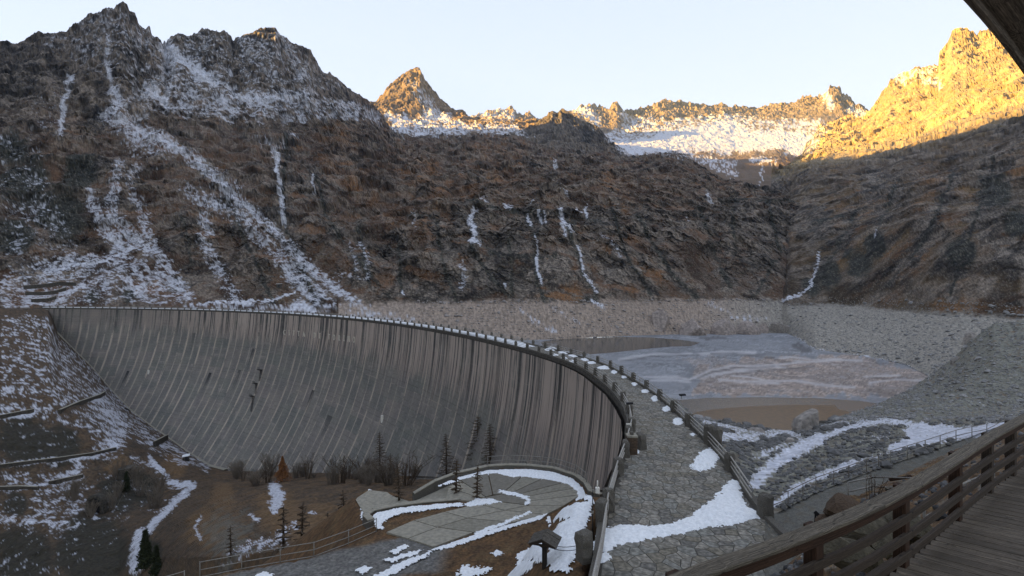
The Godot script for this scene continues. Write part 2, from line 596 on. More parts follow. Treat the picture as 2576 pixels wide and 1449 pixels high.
	# far cirque and its glaciers
	fill(s, [1520, 345, 1600, 300, 1700, 300, 1830, 285, 1900, 300, 2000, 300, 2060, 300, 2090, 330, 2030, 400, 1960, 380, 1860, 385, 1740, 388, 1650, 390, 1560, 392], 0.62)
	fill(s, [1545, 362, 1640, 345, 1720, 322, 1840, 300, 1880, 330, 1980, 330, 2050, 345, 2025, 395, 1950, 376, 1860, 380, 1740, 380, 1650, 386, 1570, 392], 1.0)
	stroke(s, [1450, 275, 1480, 285, 1500, 305], 18, 0.8)
	stroke(s, [1560, 290, 1610, 315, 1640, 340], 14, 0.7)
	stroke(s, [2070, 235, 2090, 265], 18, 0.8)
	stroke(s, [2140, 280, 2170, 290], 16, 0.9)
	fill(s, [1180, 300, 1246, 275, 1300, 285, 1290, 312], 0.6)
	stroke(s, [1730, 392, 1800, 420, 1850, 440], 12, 0.55)
	stroke(s, [1640, 385, 1740, 400, 1850, 412], 12, 0.6)
	stroke(s, [1890, 402, 1950, 406], 8, 1.0)
	stroke(s, [2262, 205, 2300, 190, 2345, 178], 20, 0.8)
	stroke(s, [2310, 205, 2360, 215], 16, 0.8)
	# the slope below the left abutment
	fill(s, [0, 795, 115, 790, 140, 840, 240, 925, 330, 1030, 430, 1105, 530, 1170, 520, 1190, 430, 1160, 380, 1120, 330, 1110, 270, 1160, 0, 1170], 0.46)
	fill(s, [0, 1060, 120, 1045, 250, 1110, 200, 1150, 0, 1160], -1.0)
	fill(s, [140, 1030, 250, 990, 265, 1000, 160, 1045], -1.0)
	stroke(s, [250, 1010, 300, 1070, 280, 1120], 50, 0.75)
	stroke(s, [330, 1060, 380, 1110, 420, 1120], 30, 0.6)
	stroke(s, [0, 1050, 80, 1040], 8, 1.1)
	stroke(s, [0, 1172, 120, 1160, 240, 1150, 290, 1130], 8, 1.0)
	stroke(s, [0, 1228, 60, 1230, 130, 1216, 210, 1200], 7, 0.95)
	stroke(s, [0, 1308, 80, 1310, 170, 1318], 20, 0.72)
	fill(s, [0, 1180, 230, 1160, 210, 1200, 150, 1225, 0, 1230], 0.45)
	fill(s, [0, 1180, 330, 1190, 420, 1260, 330, 1340, 150, 1449, 0, 1449], 0.3)
	fill(s, [90, 1225, 200, 1215, 230, 1290, 180, 1340, 60, 1330], 0.5)
	stroke(s, [375, 1150, 395, 1175, 420, 1195], 9, 1.2)
	stroke(s, [330, 1150, 380, 1175, 430, 1210], 12, 0.6)
	stroke(s, [430, 1218, 485, 1222], 14, 1.1)
	stroke(s, [470, 1240, 440, 1265, 400, 1300, 372, 1340], 14, 1.0)
	stroke(s, [350, 1345, 345, 1390, 340, 1430], 24, 1.0)
	stroke(s, [440, 1130, 500, 1165, 525, 1172], 16, 0.62)
	stroke(s, [420, 1140, 470, 1160], 20, 0.5)
	stroke(s, [236, 1300, 240, 1305], 12, 1.0)
	stroke(s, [690, 1228, 702, 1250, 690, 1275], 22, 1.15)
	stroke(s, [505, 1300, 490, 1330, 505, 1360], 6, 0.8)
	stroke(s, [590, 1390, 640, 1375, 700, 1360, 760, 1400], 26, 0.6)
	stroke(s, [700, 1340, 740, 1325], 14, 0.75)
	stroke(s, [560, 1425, 620, 1405], 14, 0.5)
	stroke(s, [780, 1290, 790, 1292], 8, 0.8)
	stroke(s, [630, 1295, 650, 1310], 8, 0.8)
	# shore and path side on the right
	stroke(s, [1770, 1062, 1830, 1075, 1900, 1092, 1960, 1086], 12, 0.72)
	stroke(s, [1810, 1098, 1870, 1102, 1900, 1104], 18, 0.9)
	stroke(s, [1930, 1100, 1975, 1085, 2010, 1100], 14, 0.8)
	stroke(s, [1900, 1215, 1950, 1165, 2010, 1130, 2060, 1105], 24, 1.2)
	stroke(s, [1900, 1150, 1960, 1125, 1990, 1110], 12, 0.7)
	stroke(s, [2060, 1105, 2130, 1078, 2230, 1058, 2290, 1066], 11, 1.0)
	stroke(s, [2040, 1080, 2120, 1062, 2200, 1060], 8, 0.7)
	stroke(s, [1950, 1268, 2010, 1222, 2080, 1190, 2150, 1165], 14, 0.95)
	stroke(s, [2150, 1165, 2220, 1145, 2260, 1130], 12, 0.6)
	fill(s, [2268, 1078, 2320, 1065, 2420, 1075, 2540, 1060, 2540, 1078, 2470, 1095, 2340, 1118, 2230, 1140, 2240, 1115, 2290, 1105], 1.15, 8.0)
	stroke(s, [2170, 1110, 2240, 1100], 14, 0.55)
	stroke(s, [2440, 1012, 2480, 1022], 8, 0.6)
	stroke(s, [1700, 1340, 1720, 1345], 2, 0.1)
	# rusty dwarf shrubs
	for q in [[1000, 560, 60], [1090, 560, 40], [1180, 480, 40], [1100, 650, 40], [1320, 640, 50], [1450, 585, 40], [1480, 720, 70], [1400, 740, 60], [1250, 760, 50], [1250, 400, 90], [1550, 480, 60], [1090, 700, 40], [1620, 700, 60], [1560, 600, 50], [1130, 745, 60], [2150, 560, 60], [2280, 640, 70], [2230, 720, 60], [2330, 560, 70], [2450, 765, 80], [2550, 780, 60], [2390, 770, 60], [1060, 430, 60], [820, 420, 60], [2350, 450, 60], [2200, 500, 50], [920, 470, 60], [860, 350, 50], [700, 1290, 70], [800, 1340, 90], [520, 1330, 60], [560, 1250, 40], [300, 1180, 40], [440, 1170, 40]]:
		stroke(rust_m, [q[0], q[1]], q[2], 0.9)
	# grey rock walls
	for q in [[1190, 560, 70], [1340, 560, 60], [1120, 620, 60], [1280, 620, 70], [1400, 680, 70], [1550, 680, 60], [1620, 560, 50], [1330, 720, 60], [1180, 720, 60], [1500, 560, 50], [980, 640, 50], [1240, 690, 70], [1340, 680, 60], [1460, 640, 50], [1850, 560, 90], [1940, 560, 80], [2050, 560, 70], [1700, 590, 50], [2480, 560, 70], [2550, 640, 60], [700, 560, 60], [440, 610, 40], [640, 130, 70], [500, 130, 60], [330, 160, 60], [240, 300, 40], [60, 200, 70], [1900, 650, 60], [2130, 600, 40], [2200, 470, 60], [1460, 350, 60], [1080, 750, 50], [780, 480, 40], [520, 430, 30], [250, 420, 40], [1420, 320, 60], [1930, 450, 70]]:
		stroke(rock_m, [q[0], q[1]], q[2], 0.9)
	# gullies that cut the cliffs, with bare rock on both sides
	for q in [[1330, 545, 1340, 600, 1352, 720, 1400, 800], [1420, 530, 1440, 610, 1470, 700, 1520, 780], [1188, 540, 1192, 640, 1262, 730, 1330, 800], [1282, 610, 1290, 740], [1000, 600, 1012, 740], [722, 345, 712, 470, 718, 580, 800, 760], [790, 440, 830, 560, 890, 650, 1000, 770], [900, 560, 930, 720], [1600, 540, 1690, 690, 1760, 755], [1842, 520, 1850, 640], [1930, 510, 1965, 640, 1900, 740], [1760, 520, 1790, 620, 1840, 720], [2160, 520, 2095, 640, 2030, 720], [2255, 470, 2190, 620], [2400, 440, 2330, 600, 2210, 740], [2500, 410, 2440, 600, 2390, 740], [1540, 520, 1570, 640, 1640, 745], [1100, 560, 1110, 660, 1150, 760], [560, 470, 620, 620, 690, 760], [460, 560, 480, 660]]:
		stroke(rock_m, q, 34, 0.62)
		stroke(dark_m, q, 8, 0.62)
	for q in [[1180, 520, 1260, 534, 1320, 540, 1400, 532, 1470, 548, 1560, 590], [1230, 640, 1300, 655, 1400, 650], [1810, 500, 1900, 512, 2010, 516], [1020, 540, 1110, 545], [2050, 560, 2120, 548]]:
		stroke(dark_m, q, 7, 0.6)
	# dark alder thickets and wet, mossy rock
	for q in [[60, 460, 90], [150, 540, 90], [40, 600, 70], [200, 440, 60], [30, 380, 60], [2080, 690, 50], [2160, 660, 50], [2200, 620, 40], [2040, 720, 36], [2420, 640, 50], [2500, 480, 60], [2560, 560, 50], [1480, 775, 30], [230, 745, 30], [320, 742, 30], [60, 1110, 90], [150, 1125, 70], [40, 1270, 40], [300, 1240, 70], [350, 1230, 60], [230, 1390, 130], [60, 1400, 100], [380, 1390, 40], [1345, 600, 16], [1330, 560, 14], [1360, 556, 14], [1440, 560, 16]]:
		stroke(dark_m, [q[0], q[1]], q[2], 0.9)

# ---------------------------------------------------------------- terrain sheets spanned between break lines
func columns(x0: float, x1: float, step := 2.5, out := 16.0) -> PackedFloat32Array:
	var a := PackedFloat32Array()
	var x := x0
	while x < x1:
		a.append(x)
		x += step if x > -24 and x < 2596 else out
	a.append(x1)
	return a

func line_at(l: Array, px: float) -> Vector2:   # (py, 1 / distance)
	if px <= l[0]: return Vector2(l[1], 1.0 / l[2])
	var n := l.size()
	for i in range(3, n, 3):
		if px <= l[i]:
			var t: float = (px - l[i - 3]) / (l[i] - l[i - 3])
			return Vector2(lerpf(l[i - 2], l[i + 1], t), lerpf(1.0 / l[i - 1], 1.0 / l[i + 2], t))
	return Vector2(l[n - 2], 1.0 / l[n - 1])

# lines: near to far; rows: how many rows between each pair; amp: relief in metres at each line; sc: sizes of the relief
func sheet(key: String, lines: Array, cols: PackedFloat32Array, rows: Array, amp: Array, sc: Array, zone: int) -> ArrayMesh:
	var nc := cols.size()
	var nr := 1
	for r in rows: nr += r
	var pts := PackedVector3Array()
	var col := PackedColorArray()
	pts.resize(nc * nr)
	col.resize(nc * nr)
	var s1: float = sc[0]
	var s2: float = sc[1]
	var s3: float = sc[2]
	var ly: Array = []
	ly.resize(lines.size())
	for i in nc:
		var px := cols[i]
		for k in lines.size(): ly[k] = line_at(lines[k], px)
		var j := 0
		for k in rows.size():
			var a: Vector2 = ly[k]
			var b: Vector2 = ly[k + 1]
			var n: int = rows[k]
			var last := 1 if k == rows.size() - 1 else 0
			for q in n + last:
				var t := float(q) / n
				var py := lerpf(a.x, b.x, t)
				var d := 1.0 / lerpf(a.y, b.y, t)
				var am := lerpf(amp[k], amp[k + 1], t)
				var p := Vector3((px - CX) / F * d, CAMY + (CY - py) / F * d, -d)
				var n1 := nA.get_noise_3d(p.x / s1, p.y / (s1 * 2.2), p.z / s1)
				var n2 := nB.get_noise_3d(p.x / s2, p.y / (s2 * 1.6), p.z / s2)
				var n3 := nC.get_noise_3d(p.x / s3, p.y / s3, p.z / s3)
				var w := am * (0.75 * (n1 - 0.2) + 0.3 * n2 + 0.06 * n3)
				var h := Vector3(-p.x, 0, -p.z).normalized()
				p += (h * 0.75 + Vector3.UP * 0.62) * w
				var cv := 0.0
				var crack := 0.0
				if zone < 4 or zone == 6:
					var cs := s1 * 0.2
					var qx := p.x / cs + n2 * 0.45
					var qy := p.y / (cs * 1.6) + n3 * 0.15
					var qz := p.z / cs + n2 * 0.45
					var c1 := nE.get_noise_3d(qx, qy, qz)
					var c2 := nE.get_noise_3d(qx * 2.7, qy * 2.7, qz * 2.7)
					cv = 0.65 * c1 + 0.5 * c2
					crack = sm(-0.86, -0.97, nF.get_noise_3d(qx, qy, qz)) + 0.7 * sm(-0.84, -0.96, nF.get_noise_3d(qx * 2.7, qy * 2.7, qz * 2.7))
					p += (h * 0.9 + Vector3.UP * 0.25) * cv * am * [0.17, 0.22, 0.11, 0.13, 0.0, 0.0, 0.25][zone]
				var tri := -1.0
				var cl := 0.0
				if zone == 0 or zone == 3:
					var ph := (p.y + 34.0 * nB.get_noise_3d(p.x / 110.0, p.y / 160.0, p.z / 110.0) + p.x * (0.1 if zone == 0 else -0.25)) / 27.0
					tri = ph - floorf(ph)
					cl = clampf(0.45 + 1.5 * nB.get_noise_3d(p.x / 75.0 + 7.0, p.y / 75.0, p.z / 75.0) + (0.35 if at_mask(rock_m, px, py) > 0.3 else 0.0), 0.0, 1.0) * clampf((p.y + 4.0) / 14.0, 0.0, 1.0)
					p += h * (tri - smoothstep(0.5, 1.0, tri)) * cl * minf(am, 20.0) * 0.85
				pts[i * nr + j] = p
				col[i * nr + j] = ground_colour(zone, px, py, p, n1, n2, n3, d, tri, cl, cv, crack)
				j += 1
	var idx := PackedInt32Array()
	idx.resize((nc - 1) * (nr - 1) * 6)
	var o := 0
	for i in nc - 1:
		for j in nr - 1:
			var a := i * nr + j
			idx[o] = a; idx[o + 1] = a + 1; idx[o + 2] = a + nr
			idx[o + 3] = a + 1; idx[o + 4] = a + nr + 1; idx[o + 5] = a + nr
			o += 6
	SH[key] = {"pts": pts, "cols": cols, "nr": nr}
	var arr := []
	arr.resize(Mesh.ARRAY_MAX)
	arr[Mesh.ARRAY_VERTEX] = pts
	arr[Mesh.ARRAY_COLOR] = col
	arr[Mesh.ARRAY_INDEX] = idx
	var nrm := PackedVector3Array()
	nrm.resize(nc * nr)
	for i in nc:
		for j in nr:
			var a := pts[mini(i + 1, nc - 1) * nr + j] - pts[maxi(i - 1, 0) * nr + j]
			var b := pts[i * nr + mini(j + 1, nr - 1)] - pts[i * nr + maxi(j - 1, 0)]
			var nn := a.cross(b).normalized()
			nrm[i * nr + j] = nn if nn.y > 0 or absf(nn.y) < 0.001 else nn
	if zone == 4 or zone == 7 or zone == 8: arr[Mesh.ARRAY_NORMAL] = nrm
	var m := ArrayMesh.new()
	m.add_surface_from_arrays(Mesh.PRIMITIVE_TRIANGLES, arr)
	return m

# the point of a built sheet that lies on the sight line (px, py)
func on(key: String, px: float, py: float) -> Vector3:
	var s: Dictionary = SH[key]
	var cols: PackedFloat32Array = s.cols
	var i := clampi(cols.bsearch(px), 1, cols.size() - 1)
	if px - cols[i - 1] < cols[i] - px: i -= 1
	var nr: int = s.nr
	var pts: PackedVector3Array = s.pts
	var prev := scr(pts[i * nr]).y
	for j in range(1, nr):
		var c := scr(pts[i * nr + j]).y
		if (prev >= py and c <= py):
			return pts[i * nr + j - 1].lerp(pts[i * nr + j], clampf((prev - py) / maxf(prev - c, 0.001), 0, 1))
		prev = c
	return pts[i * nr + nr - 1]

func sm(a: float, b: float, x: float) -> float:
	return smoothstep(a, b, x)

func mixc(a: Color, b: Color, t: float) -> Color:
	return a.lerp(b, clampf(t, 0, 1))

const GRAIN := {0: [0.8, 2.1, 450.0, 1100.0], 1: [6.0, 7.0, 2000.0, 3500.0], 2: [5.0, 10.0, 2500.0, 4500.0], 3: [0.6, 3.0, 280.0, 1300.0], 4: [0.2, 0.5, 60.0, 170.0], 5: [0.25, 0.5, 70.0, 190.0], 6: [4.0, 4.0, 0.0, 1.0], 7: [0.07, 0.12, 15.0, 30.0], 8: [0.05, 0.1, 20.0, 40.0]}
const SNOW := Color(0.9, 0.9, 0.92)

func ground_colour(zone: int, px: float, py: float, p: Vector3, n1: float, n2: float, n3: float, d: float, tri := -1.0, cl := 0.0, cv := 0.0, crack := 0.0) -> Color:
	var jx := px + n2 * 9.0
	var jy := py + n3 * 6.0
	var sn := at_mask(snow_m, jx, jy)
	var rk := at_mask(rock_m, jx, jy)
	var ru := at_mask(rust_m, jx, jy)
	var dk := at_mask(dark_m, jx, jy)
	# speckle, patches and downhill streaks; two grain sizes, the coarser one taking over with distance
	var gs: Array = GRAIN[zone]
	var wt := smoothstep(gs[2], gs[3], d)
	var ga: float = gs[0]
	var gb: float = gs[1]
	var sp := 0.0
	var sq := 0.0
	var sx := 0.0
	if wt < 1.0:
		sp = nC.get_noise_3d(p.x / (2.6 * ga), p.y / (2.6 * ga), p.z / (2.6 * ga)) * (1.0 - wt)
		sq = nC.get_noise_3d(p.x / (9.0 * ga) + 40, p.y / (9.0 * ga), p.z / (9.0 * ga)) * (1.0 - wt)
		sx = nC.get_noise_3d(p.x / (3.0 * ga), p.y / (14.0 * ga), p.z / (3.0 * ga) + 90) * (1.0 - wt)
	if wt > 0.0:
		sp += nC.get_noise_3d(p.x / (2.6 * gb), p.y / (2.6 * gb), p.z / (2.6 * gb)) * wt
		sq += nC.get_noise_3d(p.x / (9.0 * gb) + 40, p.y / (9.0 * gb), p.z / (9.0 * gb)) * wt
		sx += nC.get_noise_3d(p.x / (3.0 * gb), p.y / (14.0 * gb), p.z / (3.0 * gb) + 90) * wt
	var c: Color
	match zone:
		0, 3, 6:
			var brown := Color(0.1, 0.062, 0.039)
			if zone == 3: brown = Color(0.098, 0.07, 0.037)
			var rock := mixc(Color(0.15, 0.132, 0.112), Color(0.04, 0.036, 0.033), 0.42 + sx * 1.3)
			rock *= 1.0 + 0.55 * cv
			c = mixc(brown, Color(0.055, 0.038, 0.028), 0.45 + sp * 0.8 + sq * 0.5)
			c = mixc(c, Color(0.115, 0.1, 0.07), sm(0.1, 0.5, sq + n2 * 0.4) * 0.5)
			c = mixc(c, Color(0.2, 0.098, 0.036), ru * sm(-0.35, 0.35, n2 + sq * 0.5) * 0.85)
			# bare faces between grassy ledges
			var bare_face := cl * sm(0.62, 0.42, tri + sq * 0.25) * sm(0.02, 0.14, tri + sp * 0.1)
			var shelf := cl * sm(0.5, 0.7, tri + sq * 0.2)
			c = mixc(c, mixc(brown * 1.25, Color(0.16, 0.082, 0.034), sm(-0.2, 0.4, n2 + sq * 0.4)), shelf * 0.7)
			c = mixc(c, rock, bare_face * 0.9)
			var led := nC.get_noise_3d(p.x / 26.0, p.y / 9.0, p.z / 26.0) + 0.5 * nC.get_noise_3d(p.x / 9.0, p.y / 4.0 + 30.0, p.z / 9.0)
			c = mixc(c, rock, sm(0.3, 0.55, rk * 0.85 + n2 * 0.35 - led * 0.5) * 0.95)
			c = mixc(c, rock, sm(0.4, 0.65, n1 * 0.7 + sq * 0.35) * 0.5)
			if zone == 0 and px < 900: c = mixc(c, rock, sm(360, 240, py + n2 * 60.0) * 0.85)
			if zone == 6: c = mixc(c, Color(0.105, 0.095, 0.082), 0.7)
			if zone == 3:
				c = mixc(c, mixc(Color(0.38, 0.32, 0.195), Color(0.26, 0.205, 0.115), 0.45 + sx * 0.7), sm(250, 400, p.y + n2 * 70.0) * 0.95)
			# joints and gullies: dark lines that run down the rock, paler ribs beside them
			var gl: float = nA.get_noise_3d(p.x / (34.0 * (ga + gb)) + p.y / (90.0 * (ga + gb)), p.y / (80.0 * (ga + gb)), p.z / (34.0 * (ga + gb)))
			c = mixc(c, rock * 1.25, sm(0.1, 0.35, gl) * sm(0.62, 0.4, gl) * 0.55)
			c = mixc(c, c * 0.34, sm(0.42, 0.66, gl) * (0.8 if zone != 3 or p.y < 300.0 else 0.35))
			c = mixc(c, Color(0.032, 0.033, 0.027), sm(0.2, 0.55, dk * 0.9 + n2 * 0.35 + sp * 0.2))
			c = mixc(c, c * 0.4, sm(0.22, 0.5, -sx - n1 * 0.2) * 0.7)
			c = mixc(c, Color(0.17, 0.158, 0.138), sm(0.25, 0.5, sp + rk * 0.12) * 0.45)
			c = mixc(c, c * 0.45, sm(0.2, 0.5, -sp) * 0.6)
			c = mixc(c, c * 0.3, minf(crack, 1.0) * (0.25 + 0.6 * sm(0.2, 0.6, rk * 0.8 + n2 * 0.5 + bare_face * 0.6)) * (1.0 if zone != 3 or p.y < 300.0 else 0.5))
			# the bare band between the winter level and the full reservoir
			var bare := sm(1.5, -2.5, p.y + n2 * 4.0 + sq * 2.0 + (4.5 * sm(150.0, 260.0, p.x) if zone == 3 else 0.0))
			if px > 850 and bare > 0.0:
				var pink := Color(0.225, 0.19, 0.16)
				if px > 1760: pink = mixc(pink, Color(0.215, 0.207, 0.185), (px - 1760) / 200.0)
				pink = mixc(pink * 1.1, pink * 0.7, 0.4 + sp * 0.9 + sq * 0.4)
				pink = mixc(pink, pink * 0.6, sm(0.2, 0.5, sx) * 0.5)
				c = mixc(c, pink, bare)
		1:
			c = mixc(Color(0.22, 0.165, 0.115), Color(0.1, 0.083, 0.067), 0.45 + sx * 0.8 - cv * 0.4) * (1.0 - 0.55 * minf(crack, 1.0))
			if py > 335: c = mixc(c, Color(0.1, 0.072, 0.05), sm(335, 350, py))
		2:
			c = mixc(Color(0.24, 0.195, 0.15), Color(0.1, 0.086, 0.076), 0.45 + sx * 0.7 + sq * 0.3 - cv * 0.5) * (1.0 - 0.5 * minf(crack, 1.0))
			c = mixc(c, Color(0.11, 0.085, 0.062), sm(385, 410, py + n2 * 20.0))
		4:
			c = mixc(Color(0.19, 0.188, 0.162), Color(0.085, 0.082, 0.07), 0.45 + sp * 0.7 + sq * 0.5)
			c = mixc(c, Color(0.21, 0.22, 0.195), sm(0.15, 0.5, sp) * 0.6 * sm(1070, 1020, py))
			c = mixc(c, Color(0.085, 0.062, 0.045), sm(0.15, 0.45, sq + n2 * 0.3) * 0.5 * sm(1050, 1090, py))
			c = mixc(c, Color(0.12, 0.07, 0.04), sm(0.28, 0.5, n2) * 0.6 * sm(1090, 1060, py))
		5:
			c = mixc(Color(0.075, 0.054, 0.036), Color(0.032, 0.028, 0.022), 0.5 + sp * 0.8 + sq * 0.5)
			c = mixc(c, Color(0.1, 0.066, 0.036), sm(0.0, 0.5, ru * 0.8 + n2 * 0.4))
			if px > 400: c = mixc(c, Color(0.105, 0.07, 0.04), sm(400, 600, px) * sm(-0.2, 0.4, sq + n2 * 0.6) * 0.75)
			if px > 400: c = mixc(c, Color(0.1, 0.098, 0.085), sm(0.3, -0.2, Vector2((px - 570) / 60.0, (py - 1350) / 80.0).length() - 0.7 + n2 * 0.9 + sq * 0.6) * 0.7)
			c = mixc(c, Color(0.025, 0.025, 0.02), sm(0.2, 0.55, dk * 0.9 + n2 * 0.3) * 0.85)
		8:
			c = mixc(Color(0.158, 0.156, 0.142), Color(0.092, 0.092, 0.085), 0.5 + sp * 0.9 + sq * 0.4)
			c = mixc(c, Color(0.12, 0.105, 0.08), sm(0.0, 0.45, n2 + sq * 0.4) * 0.6)
		7:
			c = mixc(Color(0.105, 0.064, 0.034), Color(0.05, 0.038, 0.025), 0.5 + sp * 0.8 + sq * 0.4)
			c = mixc(c, Color(0.12, 0.115, 0.1), sm(0.1, 0.4, n2 + sp * 0.3) * 0.8)
			c = mixc(c, Color(0.2, 0.13, 0.05), sm(0.3, 0.6, sq) * 0.5)
	# snow lies in the hollows and on ledges, broken up by stones
	var cover := sn * 1.2 + sp * (0.52 if zone == 0 or zone == 5 else 0.8) + sq * (0.66 if zone == 0 or zone == 5 else 0.34) - n1 * 0.25 - cv * 0.3 * maxf(0.0, 1.0 - sn) - 0.6
	if zone == 2: cover += 0.05
	var k := sm(-0.08, 0.24, cover) if sn > 0.02 else 0.0
	if zone == 0 and sn < 0.95: k = sm(-0.15, 0.34, cover) if sn > 0.02 else 0.0
	if zone == 0: k *= 0.8 + 0.2 * sm(0.6, 0.95, sn)
	if zone == 5: k *= 0.9
	if zone == 3 and py > 420: k *= 0.9
	c = Color(c.r * 2.15, c.g * 2.0, c.b * 1.78) if zone != 4 and zone != 8 else Color(c.r * 1.9, c.g * 1.82, c.b * 1.62)
	return mixc(c, SNOW * (0.93 + 0.07 * n3), k)

func structure(called: String, mesh: Mesh, material: Material, label: String) -> MeshInstance3D:
	var o := put(called, mesh, material)
	tag(o, label, "", "", "structure")
	return o

# the valley's western ridge, which goes on beside and behind the viewpoint and keeps the winter sun off the dam
func build_ridge() -> void:
	var path := [[-1720, 1600, 950], [-1330, 1060, 740], [-1060, 640, 660], [-980, 330, 570], [-960, 0, 540], [-960, -500, 560], [-1050, -1300, 600]]
	var st := st_new()
	var n := 150
	var prof := [[520, -60], [430, 60], [330, 0.3], [240, 0.45], [150, 0.66], [80, 0.82], [30, 0.95], [0, 1.0], [-40, 0.93], [-120, 0.75], [-260, 0.5], [-520, 0.0]]
	strip(st, n, func(i):
		var f: float = float(i) / (n - 1) * (path.size() - 1)
		var k := mini(int(f), path.size() - 2)
		var a: Array = path[k]
		var b: Array = path[k + 1]
		var t := f - k
		var c := Vector2(lerpf(a[0], b[0], t), lerpf(a[1], b[1], t))
		var h := lerpf(a[2], b[2], t)
		var out := []
		for q in prof:
			var hh: float = q[1] if absf(q[1]) > 2.0 else q[1] * h - (60.0 if q[1] == 0.0 else 0.0)
			var v := c + Vector2(q[0], -q[0] * 0.15)
			var w := nA.get_noise_2d(v.x / 160.0, v.y / 160.0) * 45.0 + nB.get_noise_2d(v.x / 30.0, v.y / 30.0) * 14.0
			out.append(v3(v, hh + w))
		return out)
	st.generate_normals()
	structure("mountain_ridge", st.commit(), mat(lin(0.09, 0.075, 0.06), 0.95, M.fine, 0.02), "western ridge of the valley beside the viewpoint")

func build_mountains() -> void:
	# left massif, the middle cliffs and the plateau above them: one flank of the valley
	var skyA := [-420, 190, 900, -200, 150, 1000, -60, 118, 1050, 0, 115, 1080, 17, 112, 1080, 33, 125, 1080, 67, 107, 1090, 113, 82, 1095, 167, 80, 1100, 213, 55, 1100, 260, 30, 1100, 283, 24, 1100, 307, 11, 1100, 320, 20, 1105, 326, 34, 1110, 340, 43, 1115, 348, 63, 1120, 365, 79, 1130, 377, 71, 1140, 381, 86, 1150, 405, 100, 1170, 411, 109, 1200, 420, 108, 1300, 447, 86, 1330, 473, 98, 1350, 500, 83, 1400, 533, 77, 1400, 567, 82, 1420, 582, 97, 1430, 586, 111, 1430, 593, 102, 1440, 617, 93, 1450]
	skyA += [653, 77, 1470, 667, 80, 1480, 693, 73, 1490, 703, 90, 1490, 727, 110, 1500, 753, 115, 1520, 777, 123, 1540, 790, 150, 1560, 813, 183, 1590, 833, 193, 1620, 859, 213, 1650, 879, 227, 1680, 909, 248, 1700, 935, 265, 1680, 960, 290, 1650, 985, 330, 1600, 1030, 342, 1600, 1100, 342, 1620, 1200, 338, 1650, 1300, 347, 1620, 1400, 377, 1560, 1520, 388, 1500, 1600, 398, 1480, 1660, 392, 1480, 1690, 386, 1500, 1720, 395, 1500, 1760, 420, 1480, 1820, 450, 1400, 1900, 470, 1300, 2000, 492, 1100, 2060, 520, 1000]
	var back := []
	for i in range(0, skyA.size(), 3): back += [skyA[i], skyA[i + 1] + 120, skyA[i + 2] * 1.5]
	var lines := [
		[-1500, 860, 260, -300, 860, 320, 0, 850, 335, 300, 850, 355, 700, 860, 380, 1000, 866, 390, 1390, 858, 412, 1500, 849, 430, 1600, 845, 446, 1700, 842, 458, 1850, 840, 466, 1960, 840, 470, 2060, 840, 540],
		[-1500, 780, 300, -300, 772, 350, 0, 771, 345, 300, 768, 390, 700, 767, 425, 1000, 766, 445, 1390, 764, 455, 1500, 764, 470, 1600, 760, 490, 1800, 757, 530, 1900, 762, 530, 1970, 764, 540, 2060, 764, 620],
		[-1500, 620, 420, -300, 580, 450, 0, 560, 460, 300, 560, 490, 700, 600, 510, 1000, 610, 525, 1390, 600, 545, 1600, 600, 585, 1850, 610, 640, 1960, 630, 660, 2060, 630, 760],
		[-1500, 450, 560, -300, 360, 620, 0, 330, 650, 300, 335, 740, 450, 310, 850, 700, 320, 960, 900, 420, 850, 1000, 475, 720, 1200, 500, 690, 1400, 492, 710, 1600, 505, 770, 1750, 500, 830, 1900, 505, 880, 2060, 540, 860],
		skyA, back]
	var m := sheet("valley", lines, columns(-420, 2060), [16, 100, 100, 135, 6], [1.5, 4.0, 18.0, 22.0, 26.0, 10.0], [130.0, 30.0, 6.0], 0)
	structure("mountain_slope", m, M.terrain, "snow-streaked brown mountain flank rising behind the dam and lake")
	build_ridge()
	# the pyramid-shaped peak and its snowy bench
	var skyC := [840, 330, 3000, 900, 262, 3300, 925, 253, 3400, 949, 253, 3500, 966, 230, 3500, 982, 212, 3500, 1002, 197, 3500, 1016, 185, 3500, 1032, 172, 3500, 1056, 172, 3500, 1062, 187, 3500, 1076, 207, 3480, 1092, 233, 3460, 1106, 248, 3440, 1126, 263, 3400, 1142, 277, 3350, 1162, 280, 3300, 1179, 294, 3250, 1192, 300, 3200, 1242, 297, 3100, 1269, 302, 3050, 1292, 308, 3000, 1309, 305, 3000, 1349, 305, 2900, 1362, 306, 2800, 1400, 320, 2700, 1450, 350, 2500]
	var backC := []
	for i in range(0, skyC.size(), 3): backC += [skyC[i], skyC[i + 1] + 90, skyC[i + 2] * 1.3]
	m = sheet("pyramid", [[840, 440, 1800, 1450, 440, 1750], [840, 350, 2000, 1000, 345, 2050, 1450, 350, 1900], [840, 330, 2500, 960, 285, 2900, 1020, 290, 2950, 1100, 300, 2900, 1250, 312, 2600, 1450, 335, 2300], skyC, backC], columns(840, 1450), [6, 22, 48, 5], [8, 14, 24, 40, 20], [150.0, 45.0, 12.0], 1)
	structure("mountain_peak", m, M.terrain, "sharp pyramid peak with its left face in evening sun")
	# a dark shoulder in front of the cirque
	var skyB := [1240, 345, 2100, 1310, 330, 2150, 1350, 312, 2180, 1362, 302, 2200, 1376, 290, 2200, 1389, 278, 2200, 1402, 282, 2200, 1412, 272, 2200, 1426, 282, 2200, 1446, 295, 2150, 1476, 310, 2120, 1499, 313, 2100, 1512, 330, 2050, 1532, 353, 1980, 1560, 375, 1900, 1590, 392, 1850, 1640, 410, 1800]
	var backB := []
	for i in range(0, skyB.size(), 3): backB += [skyB[i], skyB[i + 1] + 70, skyB[i + 2] * 1.2]
